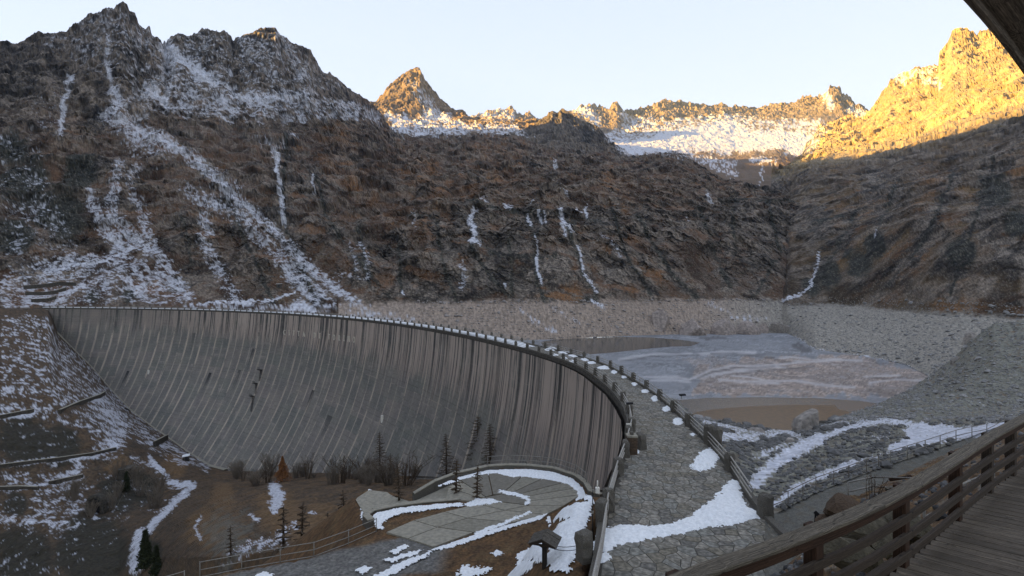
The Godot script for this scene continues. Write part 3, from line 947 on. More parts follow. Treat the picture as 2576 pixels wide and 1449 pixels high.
	m = sheet("shoulder", [[1240, 430, 1600, 1640, 430, 1600], [1240, 380, 1680, 1400, 385, 1680, 1640, 420, 1700], skyB, backB], columns(1240, 1640), [8, 42, 4], [6, 16, 22, 10], [90.0, 26.0, 8.0], 6)
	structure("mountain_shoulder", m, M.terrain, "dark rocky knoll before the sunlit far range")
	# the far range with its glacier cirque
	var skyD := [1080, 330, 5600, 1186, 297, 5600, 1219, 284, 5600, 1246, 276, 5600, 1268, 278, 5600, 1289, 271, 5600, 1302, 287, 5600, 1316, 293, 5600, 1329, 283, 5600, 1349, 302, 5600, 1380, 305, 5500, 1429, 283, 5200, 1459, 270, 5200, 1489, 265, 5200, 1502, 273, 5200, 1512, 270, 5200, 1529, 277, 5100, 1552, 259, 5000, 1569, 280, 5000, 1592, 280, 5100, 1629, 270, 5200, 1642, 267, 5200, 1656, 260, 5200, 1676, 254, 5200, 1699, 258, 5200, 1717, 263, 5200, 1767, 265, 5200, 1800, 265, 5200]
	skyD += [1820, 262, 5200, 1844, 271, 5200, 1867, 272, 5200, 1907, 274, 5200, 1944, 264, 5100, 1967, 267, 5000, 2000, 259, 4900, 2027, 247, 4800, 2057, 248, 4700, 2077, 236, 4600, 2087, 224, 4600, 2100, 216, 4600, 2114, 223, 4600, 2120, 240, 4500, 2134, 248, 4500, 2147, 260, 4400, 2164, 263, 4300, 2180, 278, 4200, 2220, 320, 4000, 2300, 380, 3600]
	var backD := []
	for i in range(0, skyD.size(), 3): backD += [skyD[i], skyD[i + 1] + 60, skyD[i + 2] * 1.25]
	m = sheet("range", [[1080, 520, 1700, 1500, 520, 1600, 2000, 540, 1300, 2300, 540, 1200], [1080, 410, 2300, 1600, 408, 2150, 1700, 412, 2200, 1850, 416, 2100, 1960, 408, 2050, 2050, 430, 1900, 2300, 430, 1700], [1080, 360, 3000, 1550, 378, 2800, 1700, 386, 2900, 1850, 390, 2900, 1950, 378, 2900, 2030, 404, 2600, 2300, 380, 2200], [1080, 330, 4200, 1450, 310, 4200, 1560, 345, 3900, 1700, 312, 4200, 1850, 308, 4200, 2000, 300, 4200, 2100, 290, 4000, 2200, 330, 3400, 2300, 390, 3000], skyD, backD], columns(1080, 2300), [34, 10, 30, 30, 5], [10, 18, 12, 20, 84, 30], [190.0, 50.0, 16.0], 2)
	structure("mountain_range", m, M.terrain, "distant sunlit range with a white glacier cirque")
	# the right-hand massif, its foot in shade and its wall in low sun
	var skyE := [1940, 430, 1350, 1985, 418, 1700, 2015, 395, 1800, 2040, 350, 1950, 2060, 318, 2050, 2120, 300, 2150, 2178, 283, 2150, 2197, 267, 2100, 2214, 247, 2050, 2227, 220, 2000, 2240, 200, 1950, 2267, 188, 1930, 2290, 175, 1910, 2304, 164, 1900, 2317, 170, 1890, 2337, 163, 1880, 2360, 162, 1870, 2363, 134, 1860, 2379, 123, 1840, 2384, 107, 1830, 2394, 82, 1820, 2430, 78, 1780, 2457, 90, 1750, 2494, 79, 1700, 2517, 74, 1650, 2576, 60, 1600, 2750, 30, 1500, 3000, 60, 1400, 3400, 150, 1200, 4000, 260, 1000]
	var backE := []
	for i in range(0, skyE.size(), 3): backE += [skyE[i], skyE[i + 1] + 150, skyE[i + 2] * 1.35]
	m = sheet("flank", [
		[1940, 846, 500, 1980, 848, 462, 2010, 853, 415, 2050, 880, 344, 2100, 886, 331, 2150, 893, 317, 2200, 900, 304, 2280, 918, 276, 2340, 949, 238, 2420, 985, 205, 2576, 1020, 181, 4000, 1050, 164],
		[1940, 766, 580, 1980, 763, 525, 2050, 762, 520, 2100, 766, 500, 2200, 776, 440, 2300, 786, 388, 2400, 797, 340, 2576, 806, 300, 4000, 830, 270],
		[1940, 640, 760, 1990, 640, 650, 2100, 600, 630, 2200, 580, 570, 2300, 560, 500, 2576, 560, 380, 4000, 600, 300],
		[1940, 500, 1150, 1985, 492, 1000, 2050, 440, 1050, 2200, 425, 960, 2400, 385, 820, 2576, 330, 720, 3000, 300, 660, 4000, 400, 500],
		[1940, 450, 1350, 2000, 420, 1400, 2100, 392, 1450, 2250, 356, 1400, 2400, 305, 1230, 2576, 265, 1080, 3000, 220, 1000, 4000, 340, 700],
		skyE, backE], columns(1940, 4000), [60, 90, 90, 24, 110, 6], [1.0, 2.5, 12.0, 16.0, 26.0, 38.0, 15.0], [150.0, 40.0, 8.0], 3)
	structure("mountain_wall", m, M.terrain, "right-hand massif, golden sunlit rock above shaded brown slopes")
	# the bank between lake, path and deck
	m = sheet("bank", [
		[1600, 1120, 39, 1700, 1110, 40.5, 1750, 1115, 39.0, 1800, 1165, 34.2, 1850, 1225, 30.5, 1900, 1280, 27.6, 1960, 1288, 26.6, 2050, 1240, 29.0, 2200, 1182, 33.0, 2350, 1132, 37.5, 2500, 1078, 43, 2700, 1020, 50, 4000, 960, 60],
		[1600, 1080, 60, 1700, 1072, 70, 1750, 1082, 60, 1800, 1104, 54, 1900, 1128, 52, 2000, 1118, 56, 2150, 1082, 72, 2300, 1052, 88, 2450, 1032, 104, 2576, 1015, 110, 4000, 960, 110],
		[1600, 990, 200, 1700, 1004, 190, 1730, 1036, 170, 1760, 1052, 162, 1850, 1064, 156, 1920, 1080, 150, 1985, 1084, 148.5, 2060, 1067, 155, 2120, 1047, 164, 2200, 1020, 178, 2280, 985, 195, 2340, 945, 205, 2400, 900, 196, 2440, 858, 188, 2500, 815, 182, 2576, 808, 176, 4000, 780, 160],
		[1600, 1010, 205, 1700, 1030, 194, 1730, 1060, 175, 1850, 1085, 160, 1985, 1110, 152, 2120, 1065, 168, 2200, 1040, 182, 2340, 985, 215, 2440, 930, 215, 2500, 900, 210, 4000, 850, 200]],
		columns(1600, 4000), [46, 90, 6], [0.25, 1.0, 1.3, 1.0], [9.0, 3.0, 0.8], 4)
	structure("lake_bank", m, M.mid, "stony lake bank with snow patches right of the dam walkway")

# ---------------------------------------------------------------- the lake
func flat_patch(called: String, pts: Array, y: float, material: Material, label: String) -> void:
	var pg := PackedVector2Array()
	for i in range(0, pts.size(), 2):
		var q := PY(pts[i], pts[i + 1], y)
		pg.append(Vector2(q.x, q.z))
	var tri := Geometry2D.triangulate_polygon(pg)
	var st := st_new()
	for t in tri:
		st.add_vertex(Vector3(pg[t].x, y, pg[t].y))
	st.generate_normals()
	structure(called, st.commit(), material, label)

func build_lake() -> void:
	var light := PackedFloat32Array()
	var pink := PackedFloat32Array()
	var dark := PackedFloat32Array()
	for i in 1: light.resize(MW * MH); pink.resize(MW * MH); dark.resize(MW * MH)
	fill(pink, [1740, 930, 1880, 900, 1990, 893, 2150, 893, 2330, 935, 2340, 960, 2250, 1000, 2000, 996, 1740, 992, 1770, 960], 0.9, 22.0)
	fill(pink, [1700, 905, 1800, 895, 1850, 905, 1760, 925], 0.4, 22.0)
	for q in [[1620, 950, 1700, 948, 1740, 955], [1738, 950, 1790, 930, 1850, 922, 1960, 920, 2010, 912, 2110, 905, 2170, 908], [1738, 954, 1800, 938, 1880, 928, 1980, 926], [1790, 945, 1850, 932, 1900, 935], [1840, 945, 1880, 948, 1930, 960, 2000, 958, 2080, 968, 2150, 975], [1810, 955, 1880, 962, 1960, 966], [1955, 902, 2000, 898, 2060, 904, 2110, 902], [1760, 892, 1850, 886, 1900, 890], [1560, 905, 1650, 893, 1740, 890], [2170, 946, 2210, 942, 2260, 942], [2190, 968, 2250, 952, 2330, 958], [1640, 958, 1690, 956, 1740, 962]]:
		stroke(light, q, 4.0, 0.9)
	for q in [[1740, 957, 1790, 936, 1850, 926, 1950, 923], [1790, 890, 1860, 893, 1950, 898], [1960, 900, 1950, 906, 1990, 912], [1560, 908, 1650, 897, 1760, 894], [1860, 938, 1960, 930, 2050, 922], [2185, 949, 2230, 952, 2280, 950]]:
		stroke(dark, q, 3.0, 0.8)
	fill(dark, [1990, 868, 2010, 860, 2030, 872, 2044, 884, 2015, 888], 0.8, 4.0)
	fill(dark, [1735, 851, 1810, 846, 1830, 851, 1780, 854], 0.8, 3.0)
	var cols := columns(1180, 2760)
	var nr := 120
	var st := SurfaceTool.new()
	st.begin(Mesh.PRIMITIVE_TRIANGLES)
	for i in cols.size():
		for j in nr:
			var py := 836.0 + 270.0 * pow(float(j) / (nr - 1), 1.3)
			var p := PY(cols[i], py, LAKE)
			var w1 := nB.get_noise_2d(p.x / 60.0, p.z / 60.0)
			var w2 := nB.get_noise_2d(p.x / 50.0 + 9, p.z / 50.0)
			var f := nB.get_noise_2d((p.x + w1 * 70.0) / 90.0, (p.z + w2 * 70.0) / 34.0)
			var fine := nC.get_noise_2d(p.x / 14.0 + w1 * 3.0, p.z / 3.0)
			var c := mixc(Color(0.25, 0.25, 0.245), Color(0.165, 0.165, 0.162), 0.45 + f * 0.9)
			var k := at_mask(pink, cols[i], py)
			c = mixc(c, mixc(Color(0.3, 0.235, 0.185), Color(0.2, 0.17, 0.145), 0.4 + f), k)
			var band := sin((f + 0.3 * w1) * 17.0)
			var zone_ := clampf(0.35 + k + w2, 0.1, 1.0)
			c = mixc(c, c * 1.75, sm(0.6, 1.0, band) * zone_ * 0.7)
			c = mixc(c, c * 0.5, sm(-0.8, -1.0, band) * zone_ * 0.7)
			c = mixc(c, Color(0.52, 0.49, 0.46), at_mask(light, cols[i] + w1 * 10.0, py + w2 * 5.0 + w1 * 4.0) * 0.75)
			c = mixc(c, Color(0.07, 0.065, 0.06), at_mask(dark, cols[i] + w1 * 6.0, py + w2 * 3.0) * 0.85)
			c = mixc(c, c * 1.35, sm(0.25, 0.55, fine) * 0.22)
			c = mixc(c, Color(0.34, 0.34, 0.34), sm(0.06, 0.0, absf(f - 0.12)) * 0.35)
			st.set_color(c)
			st.set_normal(Vector3.UP)
			st.add_vertex(p)
	for i in cols.size() - 1:
		for j in nr - 1:
			var a := i * nr + j
			for q in [a, a + nr, a + 1, a + 1, a + nr, a + nr + 1]: st.add_index(q)
	var ice := mat(Color.WHITE, 0.55)
	ice.vertex_color_use_as_albedo = true
	ice.metallic_specular = 0.14
	structure("lake_ice", st.commit(), ice, "frozen lake with pale and brownish swirls in its ice")
	var open := mat(lin(0.035, 0.04, 0.042), 0.12)
	open.metallic_specular = 0.5
	flat_patch("lake_water", [1360, 860, 1400, 853, 1450, 849, 1550, 847, 1640, 849, 1715, 855, 1762, 862, 1738, 871, 1690, 872, 1640, 876, 1560, 885, 1490, 891, 1440, 893, 1380, 893], LAKE + 0.03, open, "dark open water by the far end of the dam")
	var grey := mat(lin(0.11, 0.105, 0.1), 0.25)
	grey.metallic_specular = 0.5
	flat_patch("lake_shallows", [1640, 1012, 1705, 1006, 1780, 1001, 1900, 999, 2050, 1001, 2160, 1008, 2230, 1018, 2250, 1030, 2080, 1070, 1985, 1100, 1850, 1090, 1640, 1060], LAKE + 0.03, grey, "grey thin ice along the near shore of the lake")
	var brown := mat(lin(0.125, 0.078, 0.034), 0.3, M.fine, 0.03)
	brown.metallic_specular = 0.4
	flat_patch("lake_mud", [1640, 1052, 1730, 1041, 1790, 1030, 1880, 1022, 2000, 1018, 2100, 1020, 2110, 1030, 2150, 1038, 2100, 1060, 1985, 1100, 1850, 1090, 1640, 1075], LAKE + 0.06, brown, "brown muddy shallows at the near end of the lake")

# ---------------------------------------------------------------- the dam
func smooth_path(raw: Array) -> PackedVector2Array:
	var dense := PackedVector2Array()
	for i in raw.size() - 1:
		var p0: Vector2 = raw[maxi(i - 1, 0)]
		var p1: Vector2 = raw[i]
		var p2: Vector2 = raw[i + 1]
		var p3: Vector2 = raw[mini(i + 2, raw.size() - 1)]
		for k in 24:
			dense.append(p1.cubic_interpolate(p2, p0, p3, k / 24.0))
	dense.append(raw[raw.size() - 1])
	var out := PackedVector2Array([dense[0]])
	var left := 1.0
	for i in dense.size() - 1:
		var a := dense[i]
		var b := dense[i + 1]
		var l := a.distance_to(b)
		while l >= left:
			a = a.move_toward(b, left)
			out.append(a)
			l = a.distance_to(b)
			left = 1.0
		left -= l
	return out

func setup_crest() -> void:
	var l := []
	for q in [[1.0, 13], [3.2, 20.4], [4.5, 25.7], [6.6, 32.5], [8.6, 38.4], [10.0, 44.1], [10.9, 51.9], [10.9, 61.6], [9.4, 75.8]]: l.append(Vector2(q[0], q[1]))
	for k in 28:
		var a := lerpf(0.39, 1.5, k / 27.0)
		l.append(Vector2(-305 + 335 * cos(a), -37 + 335 * sin(a)))
	crestL = smooth_path(l)
	var r := []
	for q in [[12.4, 13], [12.6, 20], [12.8, 26], [13.9, 31.8], [14.5, 36.5], [14.9, 41.7], [15.3, 47.7], [15.5, 55.8], [15.1, 64], [13.9, 76]]: r.append(Vector2(q[0], q[1]))
	for k in 28:
		var a := lerpf(0.385, 1.5, k / 27.0)
		r.append(Vector2(-305 + 339.5 * cos(a), -37 + 339.5 * sin(a)))
	crestR = smooth_path(r)

func along(c: PackedVector2Array, s: float) -> Vector2:
	s = clampf(s, 0, c.size() - 1.001)
	var i := int(s)
	return c[i].lerp(c[i + 1], s - i)

func heading(c: PackedVector2Array, s: float) -> Vector2:
	return (along(c, s + 1.0) - along(c, s - 1.0)).normalized()

func right_of(s: float) -> Vector2:   # the point of the right edge that faces point s of the left edge
	return along(crestR, s * (crestR.size() - 1.0) / (crestL.size() - 1.0))

func v3(p: Vector2, y: float) -> Vector3:
	return Vector3(p.x, y, -p.y)

func batter(h: float) -> float:
	return 0.5 + 0.04 * h + 0.006 * h * h

func face(s: float, h: float, out := 0.0) -> Vector3:
	var p := along(crestL, s)
	var t := heading(crestL, s)
	return v3(p + Vector2(-t.y, t.x) * (batter(h) + out), -h)

func face_hit(px: float, py: float) -> Vector2:   # (s, h)
	var h0 := 0.0
	var h1 := 85.0
	var s := 0.0
	for it in 30:
		var h := (h0 + h1) / 2
		var a := 75.0
		var b := crestL.size() - 2.0
		for k in 30:
			var m := (a + b) / 2
			if scr(face(m, h)).x > px: a = m
			else: b = m
		s = a
		if scr(face(s, h)).y < py: h0 = h
		else: h1 = h
	return Vector2(s, h0)

func s_at_depth(d: float) -> float:
	for i in crestL.size():
		if crestL[i].y >= d: return i
	return crestL.size() - 1

const UP_EXP := 0.62

func dam_texture(L: float, joints: Array) -> ImageTexture:
	var w := 1792
	var h := 832
	var r := RandomNumberGenerator.new()
	r.seed = 77
	var data := PackedByteArray()
	data.resize(w * h * 3)
	var s_of := PackedFloat32Array()
	var st_ := PackedFloat32Array()
	var depth := PackedFloat32Array()
	var jn := PackedFloat32Array()
	var tone := PackedFloat32Array()
	for arr in 1:
		s_of.resize(w); st_.resize(w); depth.resize(w); jn.resize(w); tone.resize(w)
	for x in w:
		var s := L * pow((x + 0.5) / w, 1.0 / UP_EXP)
		s_of[x] = s
		var wsc := 0.75 + s / 420.0
		var a := nC.get_noise_2d(s / (0.42 * wsc), 3.0) + 0.75 * nC.get_noise_2d(s / (1.6 * wsc), 9.0) + 0.45 * nB.get_noise_2d(s / 16.0, 5.0)
		st_[x] = a
		depth[x] = lerpf(15.0, 11.0, s / L) + 3.5 * nB.get_noise_2d(s / 24.0, 70.0) + 5.0 * nC.get_noise_2d(s / 0.7, 50.0)
		var best := 99.0
		for k in joints.size():
			var dj: float = absf(s - joints[k][0] - 0.2 * nC.get_noise_2d(s, 4.0))
			var v: float = maxf(0.0, 1.0 - dj / (joints[k][2] * (0.6 + s / 360.0))) * joints[k][1]
			jn[x] = maxf(jn[x], v)
		tone[x] = floorf(s / 11.5)
	for y in h:
		var H := (y + 0.5) / h * 84.0
		for x in w:
			var s := s_of[x]
			var n := nB.get_noise_2d(s / 7.0, H / 9.0)
			var f := nC.get_noise_2d(s / 0.9, H / 1.1)
			var blk := nC.get_noise_2d(tone[x] * 13.7 + 0.5, floorf(H / 4.5) * 7.3)
			var g := 0.18 * (1.0 + 0.22 * n + 0.16 * f + 0.09 * blk)
			var c := Color(g * (1.0 + 0.06 * blk), g * 0.99, g * (0.88 - 0.06 * n))
			var lift := fposmod(H, 1.5)
			if lift < 0.13: c *= 0.8
			if fposmod(H, 6.0) < 0.16: c = c.lerp(Color(0.38, 0.34, 0.28), 0.55 * smoothstep(0.0, 0.3, nB.get_noise_2d(s / 9.0, floorf(H / 6.0) * 5.0)))
			# lime and algae streaks below the crest
			var e := 1.0 - smoothstep(depth[x] - 2.5, depth[x] + 1.5, H)
			if e > 0.0:
				var near_ := 1.0 - smoothstep(0.62, 0.97, s / L)
				var v := st_[x] + 0.26 + 0.22 * nC.get_noise_2d(s / 0.8, H / 7.0)
				var pale := Color(0.43, 0.375, 0.315) * (0.66 + 0.34 * near_)
				var col := c
				if v > 0: col = c.lerp(pale, smoothstep(0.0, 0.3, v) * (0.25 + 0.7 * near_))
				else: col = c.lerp(Color(0.028, 0.028, 0.03), smoothstep(-0.06, -0.36, v) * (0.42 + 0.2 * near_))
				if H < 5.0: col = col.lerp(Color(0.045, 0.045, 0.045), 0.5 * (1.0 - H / 5.0) * clampf(0.5 - v * 2.0, 0, 1))
				if H > depth[x] - 8.0: col = col.lerp(Color(0.19, 0.155, 0.13), 0.3 * near_ * smoothstep(depth[x] - 8.0, depth[x] - 3.0, H))
				c = c.lerp(col, e)
			# lime along the joints
			if jn[x] > 0.0:
				var q := jn[x] * smoothstep(-0.6, 0.1, nB.get_noise_2d(s * 0.3, H / 10.0) + 0.25 * f) * smoothstep(4.0, 12.0, H)
				c = c.lerp(Color(0.56, 0.49, 0.39), clampf(q, 0, 0.95))
			c = Color(c.r * 1.08, c.g * 1.01, c.b * 0.95).linear_to_srgb()
			var k := (y * w + x) * 3
			data[k] = int(clampf(c.r, 0, 1) * 255.0)
			data[k + 1] = int(clampf(c.g, 0, 1) * 255.0)
			data[k + 2] = int(clampf(c.b, 0, 1) * 255.0)
	var im := Image.create_from_data(w, h, false, Image.FORMAT_RGB8, data)
	# lime that seeps from lift joints and drips
	for k in 330:
		var jj: Array = joints[r.randi() % joints.size()]
		var s0: float = jj[0] + r.randf_range(-5.5, 1.5)
		var len := r.randf_range(1.5, 5.0)
		var H0 := 1.5 * roundf(r.randf_range(12, 62) / 1.5)
		var dark := r.randf() < 0.04
		var strength := r.randf_range(0.3, 0.85)
		var x0 := int(pow(clampf(s0 / L, 0, 1), UP_EXP) * w)
		var x1 := mini(int(pow(clampf((s0 + len) / L, 0, 1), UP_EXP) * w), w - 1)
		for x in range(x0, x1 + 1):
			var drip := maxf(0.3, r.randf() * r.randf() * 4.5) if not dark else r.randf_range(4, 12)
			var y0 := int(H0 / 84.0 * h)
			var y1 := mini(int((H0 + drip) / 84.0 * h), h - 1)
			for y in range(y0, y1 + 1):
				var q := strength * (1.0 - float(y - y0) / (y1 - y0 + 1))
				im.set_pixel(x, y, im.get_pixel(x, y).lerp(Color(0.16, 0.16, 0.165) if dark else Color(0.6, 0.56, 0.51), q))
	return ImageTexture.create_from_image(im)

func granite_post(h: float, w: float, seed_: int) -> ArrayMesh:
	var r := RandomNumberGenerator.new()
	r.seed = seed_
	var rings := []
	for lv in [0.0, 0.25, 0.5, 0.75, 0.94, 1.0]:
		var ring := []
		var k: float = w * (0.5 if lv < 0.9 else (0.46 if lv < 0.97 else 0.34))
		for q in 10:
			var a := TAU * (q + 0.5) / 10.0
			var sq := 1.0 / maxf(absf(cos(a)), absf(sin(a)))
			ring.append(Vector3(cos(a) * k * minf(sq, 1.25), lv * h, sin(a) * k * minf(sq, 1.25)) + Vector3(r.randf_range(-1, 1), r.randf_range(-0.6, 0.6) if lv > 0 else 0.0, r.randf_range(-1, 1)) * w * 0.085)
		rings.append(ring)
	var st := st_new()
	for i in rings.size() - 1:
		for q in 10:
			var q2 := (q + 1) % 10
			quad(st, rings[i][q], rings[i + 1][q], rings[i + 1][q2], rings[i][q2])
	for q in range(1, 9):
		st.add_vertex(rings[5][0]); st.add_vertex(rings[5][q]); st.add_vertex(rings[5][q + 1])
	st.generate_normals()
	return st.commit()

func strip(st: SurfaceTool, n: int, f: Callable) -> void:
	# f(i) returns the profile at station i, as points in order
	var prev: Array = f.call(0)
	for i in range(1, n):
		var cur: Array = f.call(i)
		for k in prev.size() - 1:
			quad(st, prev[k], prev[k + 1], cur[k + 1], cur[k])
		prev = cur

func build_dam() -> void:
	var L := crestL.size() - 1.0
	var dam := thing("dam", v3(along(crestL, L * 0.5), -40.0), "curved concrete arch dam stained with pale vertical streaks, lettered across its face", "dam")
	var o := -dam.position
	var joints := []
	var r := RandomNumberGenerator.new()
	r.seed = 5
	var bounds := [12.0]
	while bounds[-1] < L - 6.0: bounds.append(minf(bounds[-1] + 11.5, L - 1.0))
	for k in bounds.size():
		joints.append([bounds[k], r.randf_range(0.75, 1.0), 0.55])
		joints.append([bounds[k] + 5.6 + r.randf_range(-1, 1), r.randf_range(0.25, 0.7), 0.42])
		if r.randf() < 0.3: joints.append([bounds[k] + r.randf_range(1.5, 10), r.randf_range(0.1, 0.35), 0.35])
	var tex := dam_texture(L, joints)
	var cm := StandardMaterial3D.new()
	cm.albedo_texture = tex
	cm.roughness = 0.92
	cm.metallic_specular = 0.25
	cm.texture_repeat = false
	# one cast panel between every two vertical joints
	for k in bounds.size() - 1:
		var a: float = bounds[k] + 0.04
		var b: float = bounds[k + 1] - 0.04
		var st := st_new()
		st.set_smooth_group(1)
		var nx := 7
		var ny := 28
		var g := []
		for i in nx:
			var s := lerpf(a, b, i / (nx - 1.0))
			var row := []
			for j in ny:
				var h := 0.62 + pow(j / (ny - 1.0), 1.3) * 82.0
				var rec := 0.1 if (i == 0 or i == nx - 1) else 0.0
				row.append([face(s, h, -rec) + o, Vector2(pow(s / L, UP_EXP), h / 84.0)])
			g.append(row)
		for i in nx - 1:
			for j in ny - 1:
				for q in [g[i][j], g[i + 1][j], g[i + 1][j + 1], g[i][j], g[i + 1][j + 1], g[i][j + 1]]:
					st.set_uv(q[1])
					st.add_vertex(q[0])
		st.generate_normals()
		put("concrete_panel", st.commit(), cm, dam)
	var n := int(L / 3.0)
	var st := st_new()
	strip(st, n, func(i): return [0.62, 8.0, 16.0, 25.0, 35.0, 45.0, 55.0, 66.0, 84.0].map(func(h): return face(i * 3.0, h, -1.0) + o))
	st.generate_normals()
	put("dam_core", st.commit(), M.concrete_dark, dam)
	st = st_new()
	strip(st, n, func(i): var q := right_of(i * 3.0); return [v3(q, -0.62) + o, v3(q, -90) + o])
	st.generate_normals()
	put("upstream_face", st.commit(), M.concrete_dark, dam)
	st = st_new()
	strip(st, n, func(i):
		var a := along(crestL, i * 3.0)
		var b := right_of(i * 3.0)
		var e := (b - a).normalized()
		return [v3(a + e, -0.62) + o, v3(a - e * 0.15, -0.62) + o, v3(a - e * 0.15, -0.02) + o, v3(b + e * 0.15, -0.02) + o, v3(b + e * 0.15, -0.62) + o, v3(b - e, -0.62) + o])
	st.generate_normals()
	put("crest_slab", st.commit(), M.concrete_dark, dam)
	for side in 2:
		st = st_new()
		strip(st, n - 2, func(i):
			var a := along(crestL, i * 3.0) if side == 0 else right_of(i * 3.0)
			var b := right_of(i * 3.0) if side == 0 else along(crestL, i * 3.0)
			var e := (b - a).normalized()
			return [v3(a - e * 0.1, -0.02) + o, v3(a - e * 0.1, 0.2) + o, v3(a + e * 0.22, 0.2) + o, v3(a + e * 0.25, -0.02) + o])
		st.generate_normals()
		put("kerb", st.commit(), M.granite, dam)
	# the lettering
	var font := SystemFont.new()
	font.font_names = PackedStringArray(["Droid Sans"])
	font.font_weight = 700
	var z := [["C", 270, 268], ["I", 345, 274], ["T", 412, 280], ["T", 487, 286], ["A", 565, 298], ["D", 730, 314], ["I", 803, 320], ["T", 945, 334], ["O", 1020, 345], ["R", 1097, 354], ["I", 1172, 358], ["N", 1245, 370], ["O", 1320, 380]]
	for q in z:
		var hit := face_hit((1000.0 + q[1] / 4.025) / 1.4907, (1180.0 + q[2] / 4.025) / 1.4907)
		var t := TextMesh.new()
		t.text = q[0]
		t.font = font
		t.font_size = 48
		t.pixel_size = 2.15 / 34.0
		t.depth = 0.15
		var p := face(hit.x, hit.y, 0.12)
		var hd := heading(crestL, hit.x)
		var nrm := Vector3(-hd.y, 0, -hd.x).normalized()
		var m := put("letter", t, M.letter, dam)
		m.transform = Transform3D(Basis(Vector3.UP.cross(nrm), Vector3.UP, nrm), p + o)
		tag(m, "letter " + q[0] + " of the dam's lettering")
	# steel ladders with landings bolted to the face
	var lad := [[660, 930, 655, 958], [648, 964, 645, 990], [640, 996, 634, 1035]]
	for q in lad:
		var a := face_hit(q[0], q[1])
		var b := face_hit(q[2], q[3])
		var pa := face(a.x, a.y, 0.5)
		var pb := face(b.x, b.y, 0.5)
		var hd := heading(crestL, a.x)
		var sd := v3(hd, 0) * 0.9
		var s2 := st_new()
		for sg in [-1.0, 1.0]: tube(s2, [pa + sd * sg * 0.5 + o, pb + sd * sg * 0.5 + o], [0.09], 5)
		var steps := int(pa.distance_to(pb) / 0.6)
		for i in steps:
			var c := pa.lerp(pb, (i + 0.5) / steps)
			tube(s2, [c - sd * 0.5 + o, c + sd * 0.5 + o], [0.06], 4)
		s2.generate_normals()
		put("ladder", s2.commit(), M.black, dam)
		s2 = st_new()
		var nr := Vector3(-hd.y, 0, -hd.x).normalized()
		obox(s2, pa + nr * 0.5 + Vector3(0, 0.05, 0) + sd * 0.6 + o, sd * 1.3, Vector3(0, 0.08, 0), nr * 0.7)
		for i in 4: tube(s2, [pa + nr * 1.1 + sd * (i * 0.7 - 0.6) + o, pa + nr * 1.1 + sd * (i * 0.7 - 0.6) + Vector3(0, 1.1, 0) + o], [0.05], 4)
		tube(s2, [pa + nr * 1.1 - sd * 0.6 + Vector3(0, 1.1, 0) + o, pa + nr * 1.1 + sd * 1.5 + Vector3(0, 1.1, 0) + o], [0.06], 4)
		s2.generate_normals()
		put("landing", s2.commit(), M.black, dam)
	for q in [[963, 1054], [375, 936]]:
		var a := face_hit(q[0], q[1])
		var hd := heading(crestL, a.x)
		var m := put("drain_box", box_mesh(v3(hd, 0) * 0.45, Vector3(0, 1.1, 0), Vector3(-hd.y, 0, -hd.x) * 0.3, Vector3.ZERO, 0.2), M.white, dam)
		m.position = face(a.x, a.y, 0.2) + o
	build_crest_rails()
	build_pavement()

var post_meshes := []

func rail_bar(a: Vector3, b: Vector3, r: float) -> ArrayMesh:
	return tube_mesh([a, b], [r], 6)

func build_crest_rails() -> void:
	for k in 5: post_meshes.append(granite_post(1.0, 0.5, 40 + k))
	var L := crestL.size() - 1.0
	var s0 := s_at_depth(26.3)
	for side in 2:
		var th := thing("crest_balustrade", v3(along(crestL, s0) if side == 0 else right_of(s0), 0), "granite posts with grey rails along the %s edge of the dam crest" % ("valley" if side == 0 else "lake"), "balustrade")
		var o := -th.position
		var tops := []
		var k := -2
		while s0 + k * 5.1 < L - 1.0:
			var s := s0 + k * 5.1
			var a := along(crestL, s)
			var b := right_of(s)
			var e := (b - a).normalized()
			var p := v3(a + e * 0.28, 0.0) if side == 0 else v3(b - e * 0.28, 0.0)
			if side == 1 and p.z > -25.0:
				k += 1
				continue
			tops.append(p)
			var taken := false
			for q in [[1783, 1118], [1803, 1128], [1926, 1302], [1514, 1316], [1470, 1404], [1589, 1142]]:
				if PY(q[0], q[1], 0.0).distance_to(p) < 1.5: taken = true
			if taken:
				k += 1
				continue
			var m := put("post", post_meshes[posmod(k * 7 + side * 3, 5)], M.granite, th)
			m.position = p + o + Vector3(0, -0.1, 0)
			m.rotation.y = -heading(crestL, s).angle()
			var near_ := p.z > -50.0
			m.scale = Vector3(1.05 if near_ else 0.95, 1.18 + rng.randf() * 0.1, 1.05 if near_ else 0.95)
			k += 1
		for i in tops.size() - 1:
			var a: Vector3 = tops[i] + o
			var b: Vector3 = tops[i + 1] + o
			var hs := [0.98, 0.68, 0.4] if tops[i].z > -150.0 else [0.95, 0.5]
			for hh in hs:
				put("rail", rail_bar(a + Vector3(0, hh, 0), b + Vector3(0, hh, 0), 0.042 if hh < 0.9 else 0.05), M.rail, th)
			if side == 1 and tops[i].z > -110.0:
				var mid := (a + b) / 2
				put("baluster", rail_bar(mid + Vector3(0, 0.1, 0), mid + Vector3(0, 1.0, 0), 0.03), M.rail, th)

